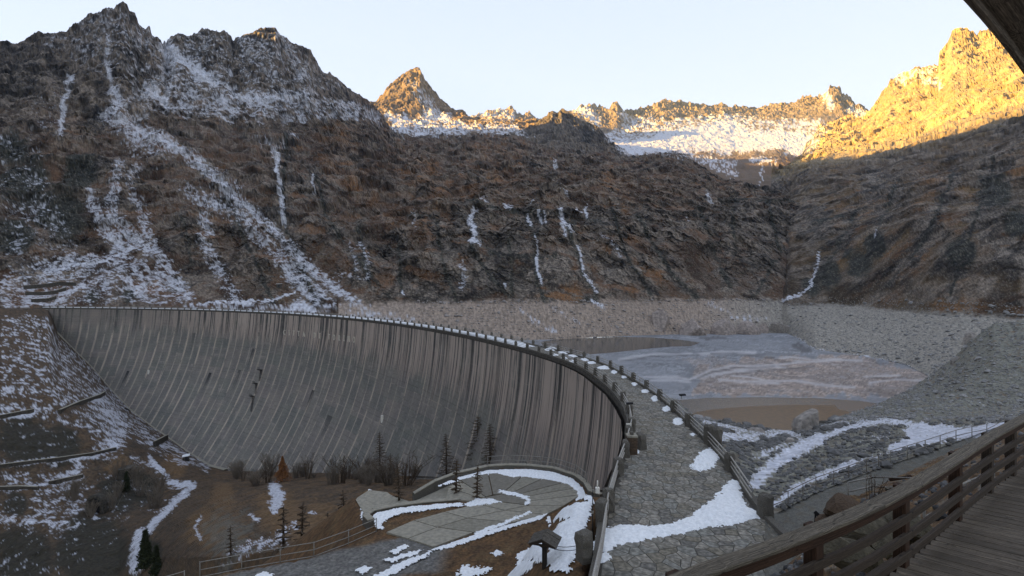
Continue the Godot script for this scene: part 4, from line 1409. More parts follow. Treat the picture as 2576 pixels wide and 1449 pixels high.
# ---------------------------------------------------------------- crazy paving, one stone at a time
func build_pavement() -> void:
	var n := int(s_at_depth(170.0))
	var st := st_new()
	strip(st, n, func(i):
		var a := along(crestL, i)
		var b := right_of(i)
		var e := (b - a).normalized()
		return [v3(a + e * 0.25, -0.016), v3(a + e * 0.25, 0.0), v3(b - e * 0.25, 0.0), v3(b - e * 0.25, -0.016)])
	st.generate_normals()
	var walk := structure("walkway", st.commit(), M.slab_base, "flagstone walkway along the top of the dam")
	var area := PackedVector2Array()
	var far := int(s_at_depth(100.0))
	for i in range(2, far, 2):
		var a := along(crestL, i)
		area.append(a + (right_of(i) - a).normalized() * 0.34)
	for i in range(far - 1, 1, -2):
		var a := along(crestL, i)
		var b := right_of(i)
		area.append(b - (b - a).normalized() * (0.34 if b.y > 26.0 else 0.05))
	var r := RandomNumberGenerator.new()
	r.seed = 3
	var cell := 0.58
	var seeds := {}
	for gx in range(-6, 34):
		for gy in range(int(14 / cell), int(101 / cell)):
			seeds[Vector2i(gx, gy)] = Vector2((gx + r.randf_range(0.02, 0.98)) * cell, (gy + r.randf_range(0.02, 0.98)) * cell)
	var stones := []
	for key in seeds:
		var c: Vector2 = seeds[key]
		if not Geometry2D.is_point_in_polygon(c, area): continue
		var pg := PackedVector2Array([c + Vector2(-1.2, -1.2), c + Vector2(1.2, -1.2), c + Vector2(1.2, 1.2), c + Vector2(-1.2, 1.2)])
		for dx in range(-2, 3):
			for dy in range(-2, 3):
				var kk: Vector2i = key + Vector2i(dx, dy)
				if (dx == 0 and dy == 0) or not seeds.has(kk): continue
				var q: Vector2 = seeds[kk]
				var mid := (c + q) / 2
				var nn := (q - c).normalized()
				mid -= nn * 0.013
				var out := PackedVector2Array()
				for i in pg.size():
					var a := pg[i]
					var b := pg[(i + 1) % pg.size()]
					var da := (a - mid).dot(nn)
					var db := (b - mid).dot(nn)
					if da <= 0: out.append(a)
					if (da < 0 and db > 0) or (da > 0 and db < 0): out.append(a.lerp(b, da / (da - db)))
				pg = out
				if pg.size() < 3: break
		if pg.size() < 3: continue
		var cut := Geometry2D.intersect_polygons(pg, area)
		if cut.is_empty(): continue
		stones.append([c, cut[0]])
	stones.sort_custom(func(a, b): return a[0].y < b[0].y)
	var rest := []
	for k in M.flag.size(): rest.append(st_new())
	var big := 0
	for q in stones:
		var c: Vector2 = q[0]
		var pg: PackedVector2Array = q[1]
		var h := 0.018 + r.randf() * 0.012
		var kind: int = r.randi() % int(M.flag.size())
		var seen := scr(v3(c, 0.0))
		var single := big < 298 and seen.y < 1470 and seen.x > 1440 and seen.x < 2000
		var s2: SurfaceTool = st_new() if single else rest[kind]
		var o := v3(c, 0.0) if single else Vector3.ZERO
		var m := pg.size()
		var ctr := Vector2.ZERO
		for v in pg: ctr += v / m
		var tilt := Vector2(r.randf_range(-1, 1), r.randf_range(-1, 1)) * 0.012
		var inner := []
		var low := []
		for v in pg:
			var d := (v - ctr)
			var w := ctr + d * maxf(0.0, 1.0 - 0.02 / maxf(d.length(), 0.05))
			inner.append(v3(w, h + tilt.dot(d)) - o)
			low.append(v3(v, -0.005) - o)
		for i in range(1, m - 1):
			s2.add_vertex(inner[0]); s2.add_vertex(inner[i]); s2.add_vertex(inner[i + 1])
		for i in m:
			var j := (i + 1) % m
			quad(s2, low[i], low[j], inner[j], inner[i])
		if single:
			big += 1
			s2.generate_normals()
			var f := put("flagstone", s2.commit(), M.flag[kind], walk)
			f.position = o
	for k in rest.size():
		rest[k].generate_normals()
		tag(put("flagstones", rest[k].commit(), M.flag[k], walk), "", "", "", "stuff")

# ---------------------------------------------------------------- foreground ground
var T_poly := PackedVector2Array()
var L_poly := PackedVector2Array()

func edge_dist(p: Vector2, pg: PackedVector2Array) -> float:
	var b := 1e9
	for i in pg.size():
		b = minf(b, p.distance_squared_to(Geometry2D.get_closest_point_to_segment(p, pg[i], pg[(i + 1) % pg.size()])))
	return sqrt(b)

func crest_x(d: float) -> float:
	var i := clampi(int(d - 12.0), 0, 60)
	while i < 90 and crestL[i].y < d: i += 1
	while i > 0 and crestL[i].y > d: i -= 1
	return crestL[i].x

func terrace_y(x: float, d: float) -> float:
	var base := -6.0 - maxf(d - 30.0, 0.0) * 0.045
	var w := lerpf(7.0, 3.4, clampf((d - 28.0) / 14.0, 0, 1))
	var dist := crest_x(d) - 0.5 - x
	var bank := smoothstep(w, 0.4, dist) * (1.0 - smoothstep(29.0, 36.0, d))
	return lerpf(base, -0.45, bank)

func lane_y(x: float) -> float:
	return lerpf(-6.95, -9.2, clampf((-4.0 - x) / 8.0, 0, 1))

func ground_y(x: float, d: float) -> float:
	var p := Vector2(x, d)
	if Geometry2D.is_point_in_polygon(p, T_poly): return terrace_y(x, d)
	if Geometry2D.is_point_in_polygon(p, L_poly): return lane_y(x)
	var a := edge_dist(p, T_poly)
	var b := edge_dist(p, L_poly)
	if b < a: return lane_y(x) - b * 0.75
	return -6.6 - a * 0.8

func hit(px: float, py: float, f: Callable) -> Vector3:
	var d := 10.0
	while d < 140.0:
		var p := P(px, py, d)
		if p.y <= f.call(p.x, d): return p
		d += 0.1
	return P(px, py, d)

func flat0(_x: float, _d: float) -> float: return 0.03

func snow_patch(pts: Array, f: Callable, thick: float, label: String, group := "", rough := 0.1, called := "snow_patch") -> void:
	var pg := PackedVector2Array()
	for i in range(0, pts.size(), 2):
		var h := hit(pts[i], pts[i + 1], f)
		pg.append(Vector2(h.x, -h.z))
	var lo := pg[0]
	var hi := pg[0]
	for v in pg:
		lo = lo.min(v)
		hi = hi.max(v)
	var cell := clampf(maxf(hi.x - lo.x, hi.y - lo.y) / 100.0, 0.055, 0.17)
	lo -= Vector2(cell, cell) * 3
	hi += Vector2(cell, cell) * 3
	var nx := int((hi.x - lo.x) / cell) + 2
	var ny := int((hi.y - lo.y) / cell) + 2
	var ok := PackedByteArray()
	var ps := PackedVector3Array()
	ok.resize(nx * ny)
	ps.resize(nx * ny)
	for i in nx:
		for j in ny:
			var v := lo + Vector2(i, j) * cell
			var e := edge_dist(v, pg)
			if not Geometry2D.is_point_in_polygon(v, pg): e = -e
			e += rough * (1.6 * nB.get_noise_2d(v.x * 1.1, v.y * 1.1) + 1.3 * nC.get_noise_2d(v.x * 3.0, v.y * 3.0))
			var t := thick * clampf(1.0 - exp(-e / (thick * 2.2 + 0.05)), -2.0, 1.0) * (0.85 + 0.3 * nB.get_noise_2d(v.x * 0.8, v.y * 0.8)) + 0.03 * nC.get_noise_2d(v.x * 2.4, v.y * 2.4) * minf(1.0, maxf(e, 0) * 3.0)
			if thick > 0.11 and e > 0.15: t -= 0.06 * smoothstep(-0.72, -0.9, nD.get_noise_2d(v.x * 1.7, v.y * 1.7))
			ok[i * ny + j] = 1 if e > -cell * 1.6 else 0
			ps[i * ny + j] = v3(v, f.call(v.x, v.y) + maxf(t, -0.12))
	var st := st_new()
	st.set_smooth_group(1)
	for i in nx - 1:
		for j in ny - 1:
			var a := i * ny + j
			if ok[a] + ok[a + 1] + ok[a + ny] + ok[a + ny + 1] < 4: continue
			quad(st, ps[a], ps[a + 1], ps[a + ny + 1], ps[a + ny])
	st.generate_normals()
	tag(put(called, st.commit(), M.snow), label, "snow patch", group)

func blob(x0: float, y0: float, x1: float, y1: float, seed_: int) -> Array:
	var r := RandomNumberGenerator.new()
	r.seed = seed_
	var o := []
	for k in 12:
		var a := TAU * k / 12.0
		var q := r.randf_range(0.75, 1.1)
		o += [(x0 + x1) / 2 + cos(a) * (x1 - x0) / 2 * q, (y0 + y1) / 2 + sin(a) * (y1 - y0) / 2 * q]
	return o

func build_foreground() -> void:
	# the slope below the left abutment, down to the foot of the dam
	var toe := [-1500, 760, 240, -300, 771, 255, 0, 775, 262, 60, 776, 276, 112, 776, 297]
	for q in [[122, 782], [132, 800], [145, 838], [185, 878], [230, 922], [280, 980], [330, 1032], [380, 1070], [430, 1104], [480, 1140], [530, 1172], [575, 1184], [700, 1188], [850, 1190], [960, 1195], [1100, 1200], [1250, 1205], [1400, 1215]]:
		var h := face_hit(q[0], q[1])
		toe += [q[0], q[1], -face(h.x, h.y, 0.4).z]
	toe += [1560, 1240, 46]
	var under := []
	for i in range(0, toe.size(), 3): under += [toe[i], toe[i + 1] + (6 if toe[i] > 100 else 0), toe[i + 2] + 12.0]
	var m := sheet("slope", [
		[-1500, 1600, 100, 0, 1600, 100, 300, 1600, 88, 500, 1600, 62, 700, 1600, 52, 1000, 1600, 48, 1560, 1600, 44],
		[-1500, 1400, 126, 0, 1400, 126, 300, 1400, 118, 380, 1400, 104, 450, 1405, 82, 560, 1400, 66, 700, 1390, 58, 900, 1335, 58, 1000, 1300, 62, 1560, 1290, 52],
		[-1500, 1200, 152, 0, 1190, 152, 250, 1235, 160, 400, 1262, 158, 470, 1240, 158, 520, 1232, 150, 600, 1238, 128, 750, 1232, 112, 900, 1222, 104, 1100, 1212, 96, 1400, 1222, 84, 1560, 1255, 52],
		[-1500, 950, 190, 0, 960, 186, 140, 1000, 192, 300, 1120, 185, 430, 1180, 184, 530, 1205, 178, 600, 1206, 168, 750, 1206, 150, 900, 1206, 138, 1100, 1206, 125, 1400, 1218, 96, 1560, 1248, 49],
		toe, under], columns(-1500, 1560), [44, 70, 70, 76, 3], [1.2, 1.8, 1.6, 1.4, 0.15, 0.0], [16.0, 5.0, 1.6], 5)
	structure("hillside", m, M.mid, "snow-patched hillside below the dam, falling to the valley floor")
	# the road terrace left of the walkway
	for q in [[-21.7, 28.3], [-18.6, 31.2], [-13.1, 33.6], [-9.8, 37.6], [-11.4, 41.0], [-7.6, 43.0], [-5.5, 43.5], [-4.4, 43.8], [-5.4, 49.8], [-2.5, 52.0], [-0.5, 52.4], [1.5, 52.3], [4.2, 51.5], [6.2, 49.3], [6.8, 47.1], [6.9, 45.0], [7.6, 43.4], [9.4, 42.0], [8.0, 37.0], [6.2, 32.0], [4.2, 26.0], [2.8, 20.0], [0.8, 13.0], [-32.0, 13.0], [-32.0, 24.0]]:
		T_poly.append(Vector2(q[0], q[1]))
	for q in [[-3.5, 46.5], [-5.4, 49.8], [-9.2, 47.9], [-12.4, 52.0], [-14.8, 52.7], [-15.7, 50.0], [-13.6, 46.2], [-11.6, 42.2], [-7.7, 43.3], [-4.2, 43.8]]:
		L_poly.append(Vector2(q[0], q[1]))
	var nx := 170
	var ny := 150
	var ps := PackedVector3Array()
	var cs := PackedColorArray()
	for i in nx:
		for j in ny:
			var x := -34.0 + 44.4 * i / (nx - 1.0)
			var d := 13.0 + 50.0 * pow(j / (ny - 1.0), 1.15)
			var y := ground_y(x, d)
			var n2 := nB.get_noise_2d(x / 2.0, d / 2.0)
			var sp := nC.get_noise_2d(x / 0.25, d / 0.25)
			y += 0.08 * n2 + 0.035 * sp
			ps.append(Vector3(x, y, -d))
			var c := mixc(Color(0.18, 0.105, 0.052), Color(0.085, 0.056, 0.033), 0.5 + sp * 0.9 + n2 * 0.3)
			c = mixc(c, Color(0.24, 0.165, 0.085), sm(0.25, 0.6, n2 + sp * 0.4) * 0.5)
			# the gravel lane that comes up from the left
			var t := clampf((x + 22.0) / 16.0, 0, 1)
			var mid := lerpf(26.4, 34.6, t)
			var gv := sm(0.3, -0.3, absf(d - mid + n2 * 0.5) - lerpf(2.6, 3.0, t)) if x < -3.8 and d < 39.5 else 0.0
			gv *= 1.0 - sm(-5.2, -3.8, x)
			c = mixc(c, mixc(Color(0.22, 0.215, 0.2), Color(0.14, 0.135, 0.125), 0.5 + sp * 0.9), gv)
			cs.append(Color(c.r * 1.25, c.g * 1.2, c.b * 1.1))
	var st := SurfaceTool.new()
	st.begin(Mesh.PRIMITIVE_TRIANGLES)
	st.set_smooth_group(0)
	for k in ps.size():
		st.set_color(cs[k])
		st.add_vertex(ps[k])
	for i in nx - 1:
		for j in ny - 1:
			var a := i * ny + j
			for q in [a, a + 1, a + ny + 1, a, a + ny + 1, a + ny]: st.add_index(q)
	st.generate_normals()
	structure("terrace", st.commit(), M.near, "grassy brown terrace with a gravel lane left of the walkway")
	build_road()
	build_right()
	build_snow()

func slab(parent: Node, pts: Array, y_off: float, material: Material, world := false) -> void:
	var pg := PackedVector2Array()
	for i in range(0, pts.size(), 2):
		if world: pg.append(Vector2(pts[i], pts[i + 1]))
		else:
			var h := PY(pts[i], pts[i + 1], -6.55)
			pg.append(Vector2(h.x, -h.z))
	if Geometry2D.is_polygon_clockwise(pg): pg.reverse()
	var ins := Geometry2D.offset_polygon(pg, -0.045)
	if ins.is_empty(): return
	pg = ins[0]
	# cut into a fine mesh so that it follows the ground
	var st := st_new()
	var lo := pg[0]
	var hi := pg[0]
	for v in pg:
		lo = lo.min(v)
		hi = hi.max(v)
	var c := 1.6
	for i in int((hi.x - lo.x) / c) + 1:
		for j in int((hi.y - lo.y) / c) + 1:
			var b := lo + Vector2(i, j) * c
			for piece in Geometry2D.intersect_polygons(pg, PackedVector2Array([b, b + Vector2(c, 0), b + Vector2(c, c), b + Vector2(0, c)])):
				var tri := Geometry2D.triangulate_polygon(piece)
				for t in tri:
					var v: Vector2 = piece[t]
					st.add_vertex(v3(v, terrace_y(v.x, v.y) + y_off))
	for i in pg.size():
		var a := pg[i]
		var b := pg[(i + 1) % pg.size()]
		quad(st, v3(a, terrace_y(a.x, a.y) + y_off), v3(b, terrace_y(b.x, b.y) + y_off), v3(b, terrace_y(b.x, b.y) - 0.3), v3(a, terrace_y(a.x, a.y) - 0.3))
	st.generate_normals()
	put("concrete_slab", st.commit(), material, parent)

func build_road() -> void:
	var road := Node3D.new()
	road.name = "road"
	add_child(road)
	tag(road, "concrete slab road turning round a hairpin below the dam", "", "", "structure")
	var tones := [M.concrete, M.concrete.duplicate(), M.concrete.duplicate()]
	tones[1].albedo_color = lin(0.31, 0.295, 0.25)
	tones[2].albedo_color = lin(0.26, 0.248, 0.21)
	var wet: StandardMaterial3D = M.concrete.duplicate()
	wet.albedo_color = lin(0.19, 0.178, 0.15)
	wet.roughness = 0.6
	# straight: left edge, centre line, right edge
	var le := [[970, 1350], [1040, 1316], [1118, 1292], [1200, 1270], [1240, 1262]]
	var ce := [[1026, 1368], [1100, 1336], [1175, 1310], [1270, 1288], [1330, 1274]]
	var re := [[1090, 1392], [1192, 1350], [1290, 1322], [1375, 1300], [1420, 1274]]
	for i in 4:
		slab(road, [le[i][0], le[i][1], le[i + 1][0], le[i + 1][1], ce[i + 1][0], ce[i + 1][1], ce[i][0], ce[i][1]], 0.1, tones[i % 2])
		slab(road, [ce[i][0], ce[i][1], ce[i + 1][0], ce[i + 1][1], re[i + 1][0], re[i + 1][1], re[i][0], re[i][1]], 0.1, tones[(i + 1) % 3 if i % 2 else 0])
	# the turning loop, in wedges round its inner edge
	var rim := [[1420, 1274], [1462, 1244], [1462, 1222], [1436, 1204], [1385, 1188], [1325, 1181], [1228, 1183], [1156, 1202], [1128, 1222], [1120, 1258]]
	var hub := [[1330, 1274], [1330, 1262], [1318, 1250], [1300, 1244], [1280, 1242], [1262, 1242], [1240, 1244], [1222, 1250], [1212, 1256], [1206, 1262]]
	for i in 9:
		slab(road, [rim[i][0], rim[i][1], rim[i + 1][0], rim[i + 1][1], hub[i + 1][0], hub[i + 1][1], hub[i][0], hub[i][1]], 0.1, [tones[0], tones[1], tones[2], wet, tones[2], wet, wet, tones[1], tones[0]][i])
	slab(road, [1206, 1263, 1222, 1250, 1262, 1242, 1318, 1250, 1330, 1262, 1330, 1273, 1240, 1261], 0.09, wet)
	# the lower lane
	var st := st_new()
	for i in 14:
		for j in 10:
			var x0 := -15.2 + 11.0 * i / 14.0
			var x1 := -15.2 + 11.0 * (i + 1) / 14.0
			var d0 := 42.4 + 10.0 * j / 10.0
			var d1 := d0 + 1.0
			var q := [Vector2(x0, d0), Vector2(x1, d0), Vector2(x1, d1), Vector2(x0, d1)]
			for pc in Geometry2D.intersect_polygons(PackedVector2Array(q), Geometry2D.offset_polygon(L_poly, -0.35)[0]):
				for t in Geometry2D.triangulate_polygon(pc):
					st.add_vertex(v3(pc[t], lane_y(pc[t].x) + 0.09))
	st.generate_normals()
	put("concrete_slab", st.commit(), tones[0], road)
	# walls
	wall_run("parapet_wall", [[-9.2, 47.9, -8.1], [-7.4, 48.8, -7.3], [-5.4, 49.8, -6.85], [-2.5, 52.0, -6.95], [-0.5, 52.4, -6.95], [1.5, 52.3, -6.95], [4.2, 51.5, -6.95], [6.2, 49.3, -6.9], [6.8, 47.1, -6.8], [6.9, 45.0, -6.7], [7.6, 43.4, -6.4]], 0.38, 0.36, 2.6, M.granite, "low stone parapet curving round the hairpin turn", "wall")
	wall_run("retaining_wall", [[-4.4, 43.8, -6.75], [-5.5, 43.5, -6.75], [-7.6, 43.0, -6.7], [-9.6, 42.2, -6.65], [-11.2, 41.2, -6.6], [-11.5, 40.2, -6.55], [-10.8, 39.2, -6.5]], 0.45, 0.22, 3.4, M.granite, "stone wall with rounded end holding up the inner road edge", "wall")
	railing("road_railing", [[-2.5, 52.05, -6.6], [-0.5, 52.45, -6.6], [1.5, 52.35, -6.6], [2.9, 52.0, -6.6], [4.2, 51.55, -6.6], [5.3, 50.4, -6.55], [6.2, 49.35, -6.55], [6.85, 47.1, -6.5]], 0.95, M.steel, 0.032, "thin steel railing on the parapet round the hairpin")
	railing("road_railing", [[-24.5, 26.2, -6.1], [-21.4, 28.3, -6.1], [-19.2, 30.0, -6.1]], 1.05, M.steel, 0.027, "steel railing in the bottom left corner, turning at its right end", [0.95, 0.5, 0.1])
	railing("road_railing", [[-18.9, 31.0, -6.1], [-16.9, 32.0, -6.15], [-14.9, 32.9, -6.2], [-13.0, 33.6, -6.2], [-11.3, 35.4, -6.25], [-9.9, 37.4, -6.35]], 1.05, M.steel, 0.027, "steel railing along the gravel lane up to the stone wall", [0.95, 0.5, 0.1])

func wall_run(called: String, pts: Array, w: float, up: float, down: float, material: Material, label: String, cat := "wall", group := "") -> void:
	var st := st_new()
	var th := thing(called, Vector3(pts[0][0], pts[0][2], -pts[0][1]), label, cat, group)
	var o := -th.position
	for i in pts.size() - 1:
		var a := Vector3(pts[i][0], pts[i][2], -pts[i][1])
		var b := Vector3(pts[i + 1][0], pts[i + 1][2], -pts[i + 1][1])
		var t := Vector3(b.x - a.x, 0, b.z - a.z).normalized()
		var s := t.cross(Vector3.UP) * w / 2
		a -= t * w * 0.2
		b += t * w * 0.2
		var j := Vector3(0, 0.004 * (i % 2), 0)
		a += o + j
		b += o + j
		var u := Vector3(0, up, 0)
		var dn := Vector3(0, -down, 0)
		quad(st, a + s + dn, a + s + u, b + s + u, b + s + dn)
		quad(st, a - s + dn, b - s + dn, b - s + u, a - s + u)
		quad(st, a + s + dn, a - s + dn, a - s + u, a + s + u)
		quad(st, b + s + dn, b + s + u, b - s + u, b - s + dn)
	st.generate_normals()
	put("wall_body", st.commit(), material, th)
	st = st_new()
	for i in pts.size() - 1:
		var a := Vector3(pts[i][0], pts[i][2] + up + 0.05, -pts[i][1]) + o
		var b := Vector3(pts[i + 1][0], pts[i + 1][2] + up + 0.05, -pts[i + 1][1]) + o
		var j := Vector3(0, 0.005 * (i % 2), 0)
		board(st, a + j, b + j, Vector3.UP, w + 0.1, 0.1, 0.0, 0.02)
	st.generate_normals()
	put("coping", st.commit(), M.concrete, th)

func railing(called: String, pts: Array, h: float, material: Material, r: float, label: String, levels := [1.0, 0.5], cat := "railing", group := "", post_h := 1.0) -> void:
	var th := thing(called, Vector3(pts[0][0], pts[0][2], -pts[0][1]), label, cat, group)
	var o := -th.position
	var v := []
	for q in pts: v.append(Vector3(q[0], q[2], -q[1]) + o)
	for p in v: put("post", rail_bar(p + Vector3(0, -0.25, 0), p + Vector3(0, h * post_h, 0), r * 1.1), material, th)
	for i in v.size() - 1:
		for l in levels:
			put("rail", rail_bar(v[i] + Vector3(0, h * l, 0), v[i + 1] + Vector3(0, h * l, 0), r), material, th)

# ---------------------------------------------------------------- the path and bank on the right
func build_right() -> void:
	# gravel path
	var m := sheet("path", [
		[1700, 1620, 15.0, 1900, 1500, 18.8, 1960, 1440, 20.3, 2060, 1345, 23.4, 2110, 1290, 26.0, 2150, 1262, 27.8, 2300, 1190, 33, 2450, 1122, 38.5, 2576, 1062, 46, 4000, 1000, 52],
		[1700, 1600, 17.0, 1880, 1330, 24.4, 1925, 1300, 25.7, 1962, 1287, 26.8, 2050, 1240, 29.2, 2200, 1182, 33.2, 2350, 1132, 37.7, 2500, 1078, 43.2, 2700, 1020, 50.2, 4000, 980, 56]],
		columns(1925, 4000), [60], [0.05, 0.05], [1.2, 0.6, 0.18], 8)
	structure("path", m, M.path, "grey gravel path leading from the walkway along the lake bank")
	# earthy bank between path and deck
	m = sheet("verge", [
		[1700, 1900, 9.0, 1800, 1900, 9.5, 2000, 1800, 9.0, 2200, 1700, 9.0, 2576, 1600, 8.5, 4000, 1500, 8],
		[1700, 1700, 14.6, 1800, 1560, 16.6, 2000, 1440, 17.4, 2100, 1352, 19.0, 2200, 1300, 19.5, 2400, 1230, 20, 2576, 1180, 20, 4000, 1100, 20],
		[1700, 1580, 16.9, 1880, 1510, 18.6, 1960, 1442, 20.2, 2060, 1346, 23.3, 2080, 1275, 25.0, 2120, 1250, 25.6, 2160, 1246, 26.5, 2300, 1180, 31, 2450, 1110, 36.5, 2576, 1050, 43, 4000, 990, 50],
		[1700, 1590, 17.2, 1880, 1520, 18.9, 1960, 1446, 20.6, 2060, 1350, 23.6, 2085, 1310, 25.3, 2130, 1285, 26.3, 2160, 1268, 27.4, 2300, 1195, 32, 2450, 1126, 37.5, 2576, 1068, 44.5, 4000, 1010, 51]],
		columns(1925, 4000), [50, 60, 6], [0.25, 0.45, 0.3, 0.05], [1.6, 0.7, 0.22], 7)
	structure("earth_bank", m, M.near, "earthy bank with dead grass and stones below the deck")

func build_snow() -> void:
	var g := terrace_like
	snow_patch([1107, 1220, 1160, 1199, 1226, 1183, 1325, 1180, 1390, 1187, 1436, 1203, 1462, 1226, 1472, 1246, 1484, 1262, 1468, 1254, 1452, 1236, 1428, 1218, 1390, 1208, 1345, 1203, 1310, 1198, 1290, 1201, 1250, 1191, 1200, 1194, 1150, 1208], g, 0.16, "long crescent of snow inside the hairpin parapet")
	snow_patch([941, 1294, 992, 1280, 1059, 1272, 1126, 1267, 1159, 1266, 1168, 1272, 1120, 1277, 1060, 1285, 1010, 1291, 975, 1304, 958, 1318, 964, 1330, 950, 1328, 938, 1306], g, 0.16, "tapering snow strip behind the rounded inner road wall")
	snow_patch([1078, 1386, 1192, 1347, 1300, 1314, 1378, 1291, 1362, 1304, 1290, 1325, 1190, 1357, 1140, 1374], g, 0.12, "straight snow line along the right edge of the slab road", "", 0.06)
	snow_patch([1190, 1340, 1260, 1316, 1335, 1284, 1338, 1290, 1265, 1322, 1200, 1346], g, 0.04, "thin inner snow streak on the slab road", "", 0.1)
	snow_patch([1492, 1266, 1484, 1290, 1466, 1328, 1456, 1366, 1444, 1400, 1427, 1440, 1395, 1438, 1378, 1412, 1384, 1370, 1392, 1342, 1408, 1318, 1440, 1302, 1416, 1302, 1402, 1296], g, 0.16, "broad snow drift on the bank left of the walkway rail")
	snow_patch([1380, 1298, 1430, 1280, 1478, 1266, 1486, 1272, 1440, 1290, 1400, 1303], g, 0.1, "narrow snow tongue pointing from the bank drift towards the road")
	snow_patch([1300, 1398, 1330, 1381, 1364, 1378, 1368, 1404, 1330, 1410], g, 0.1, "snow patch just left of the roofed post")
	snow_patch([1252, 1452, 1300, 1426, 1338, 1408, 1352, 1412, 1312, 1441, 1290, 1458], g, 0.1, "slanting snow patch at the bottom beside the roofed post")
	snow_patch([1150, 1442, 1168, 1424, 1196, 1428, 1232, 1430, 1214, 1446, 1160, 1454], g, 0.08, "ragged snow patch in the dead grass at the bottom edge", "", 0.2)
	snow_patch([1236, 1391, 1250, 1384, 1263, 1391, 1248, 1398], g, 0.1, "small round snow spot alone in the dead grass")
	snow_patch([978, 1388, 1018, 1371, 1030, 1374, 992, 1393], g, 0.06, "upper of the short snow streaks on the gravel lane")
	snow_patch([968, 1408, 1058, 1382, 1056, 1392, 990, 1413], g, 0.05, "middle of the short snow streaks on the gravel lane", "", 0.14)
	snow_patch([940, 1450, 1000, 1420, 1088, 1385, 1074, 1399, 1000, 1438, 960, 1458], g, 0.09, "long snow streak along the lower edge of the gravel lane")
	snow_patch([898, 1436, 914, 1424, 932, 1430, 912, 1443], g, 0.07, "small snow spot at the bottom on the gravel lane")
	snow_patch([640, 1449, 670, 1440, 690, 1444, 668, 1456], g, 0.07, "small snow spot beside the lower railing")
	snow_patch([1258, 1232, 1300, 1239, 1330, 1251, 1337, 1266, 1322, 1270, 1322, 1256, 1290, 1247, 1252, 1238], g, 0.05, "thin curved snow rim in the middle of the turning loop", "", 0.14)
	snow_patch([1166, 1269, 1200, 1254, 1245, 1256, 1262, 1264, 1220, 1269, 1180, 1275], g, 0.08, "snow patch at the inner point of the turning loop", "", 0.12)
	snow_patch([984, 1229, 926, 1231, 903, 1260, 924, 1298, 933, 1296, 915, 1262, 933, 1241, 986, 1237], ground_y, 0.14, "hook of snow round the lower lane bend", "", 0.05)
	# on the paving
	snow_patch([1497, 1366, 1516, 1332, 1560, 1322, 1600, 1325, 1680, 1322, 1740, 1299, 1772, 1272, 1800, 1250, 1818, 1226, 1842, 1206, 1864, 1212, 1860, 1235, 1875, 1270, 1895, 1286, 1920, 1290, 1916, 1300, 1850, 1318, 1740, 1336, 1640, 1356, 1560, 1371, 1520, 1388, 1492, 1384], flat0, 0.2, "large trodden snow drift fanning across the paving")
	snow_patch([1498, 1396, 1520, 1389, 1534, 1405, 1520, 1421, 1496, 1414], flat0, 0.16, "pointed snow heap on the paving at the walkway's near left")
	snow_patch([1742, 1168, 1760, 1138, 1786, 1126, 1802, 1142, 1812, 1148, 1796, 1176, 1760, 1187, 1738, 1179], flat0, 0.5, "tall snow heap beside the paired gate pillars")
	snow_patch(blob(1592, 1130, 1608, 1146, 2), flat0, 0.15, "little snow heap at the foot of the brick pillar")
	var far := [[1737, 1090, 1750, 1098], [1691, 1050, 1718, 1070], [1664, 1021, 1690, 1036], [1637, 995, 1659, 1010], [1612, 979, 1633, 989], [1588, 961, 1604, 971], [1564, 945, 1578, 952], [1537, 931, 1553, 941], [1503, 920, 1536, 930], [1476, 909, 1500, 916], [1459, 900, 1484, 908], [1428, 891, 1456, 899], [1403, 883, 1438, 891], [1368, 873, 1405, 884], [1410, 897, 1428, 905], [1389, 889, 1406, 896], [1432, 905, 1448, 912]]
	var word := ["first", "second", "third", "fourth", "fifth", "sixth", "seventh", "eighth", "ninth", "tenth", "eleventh", "twelfth", "thirteenth", "fourteenth"]
	for k in far.size():
		var q: Array = far[k]
		var lab: String = (word[k] + " snow heap along the lake side of the walkway, counted from the gate pillars") if k < 14 else (["nearest", "farthest", "middle"][[1, 0, 2].find(k - 14) if false else [0, 1, 2][k - 14]] + " snow heap along the valley side of the far walkway")
		if k == 14: lab = "middle snow heap along the valley side of the walkway"
		if k == 15: lab = "farthest snow heap along the valley side of the walkway"
		if k == 16: lab = "nearest snow heap along the valley side of the walkway"
		snow_patch(blob(q[0], q[1], q[2], q[3], 60 + k), flat0, 0.22, lab, "snow heaps along the walkway", 0.08)
	# the unbroken snow on the far crest
	var st := st_new()
	st.set_smooth_group(1)
	var s0 := s_at_depth(98.0)
	var n := int((crestL.size() - 8.0 - s0) / 1.0)
	strip(st, n, func(i):
		var s: float = s0 + i
		var a := along(crestL, s)
		var b := right_of(s)
		var e := (b - a).normalized()
		var w := (b - a).length()
		var hh := minf(1.0, i / 6.0) * (0.36 + 0.1 * nB.get_noise_1d(s / 3.0))
		return [v3(a + e * 0.5, -0.02), v3(a + e * 0.62, hh), v3(a + e * w * 0.4, hh * 0.9), v3(b - e * 1.0, hh), v3(b - e * 0.6, -0.02)])
	st.generate_normals()
	tag(put("crest_snow", st.commit(), M.snow), "unbroken snow lying along the far half of the dam crest", "", "", "stuff")

func terrace_like(x: float, d: float) -> float:
	return terrace_y(x, d) + 0.1

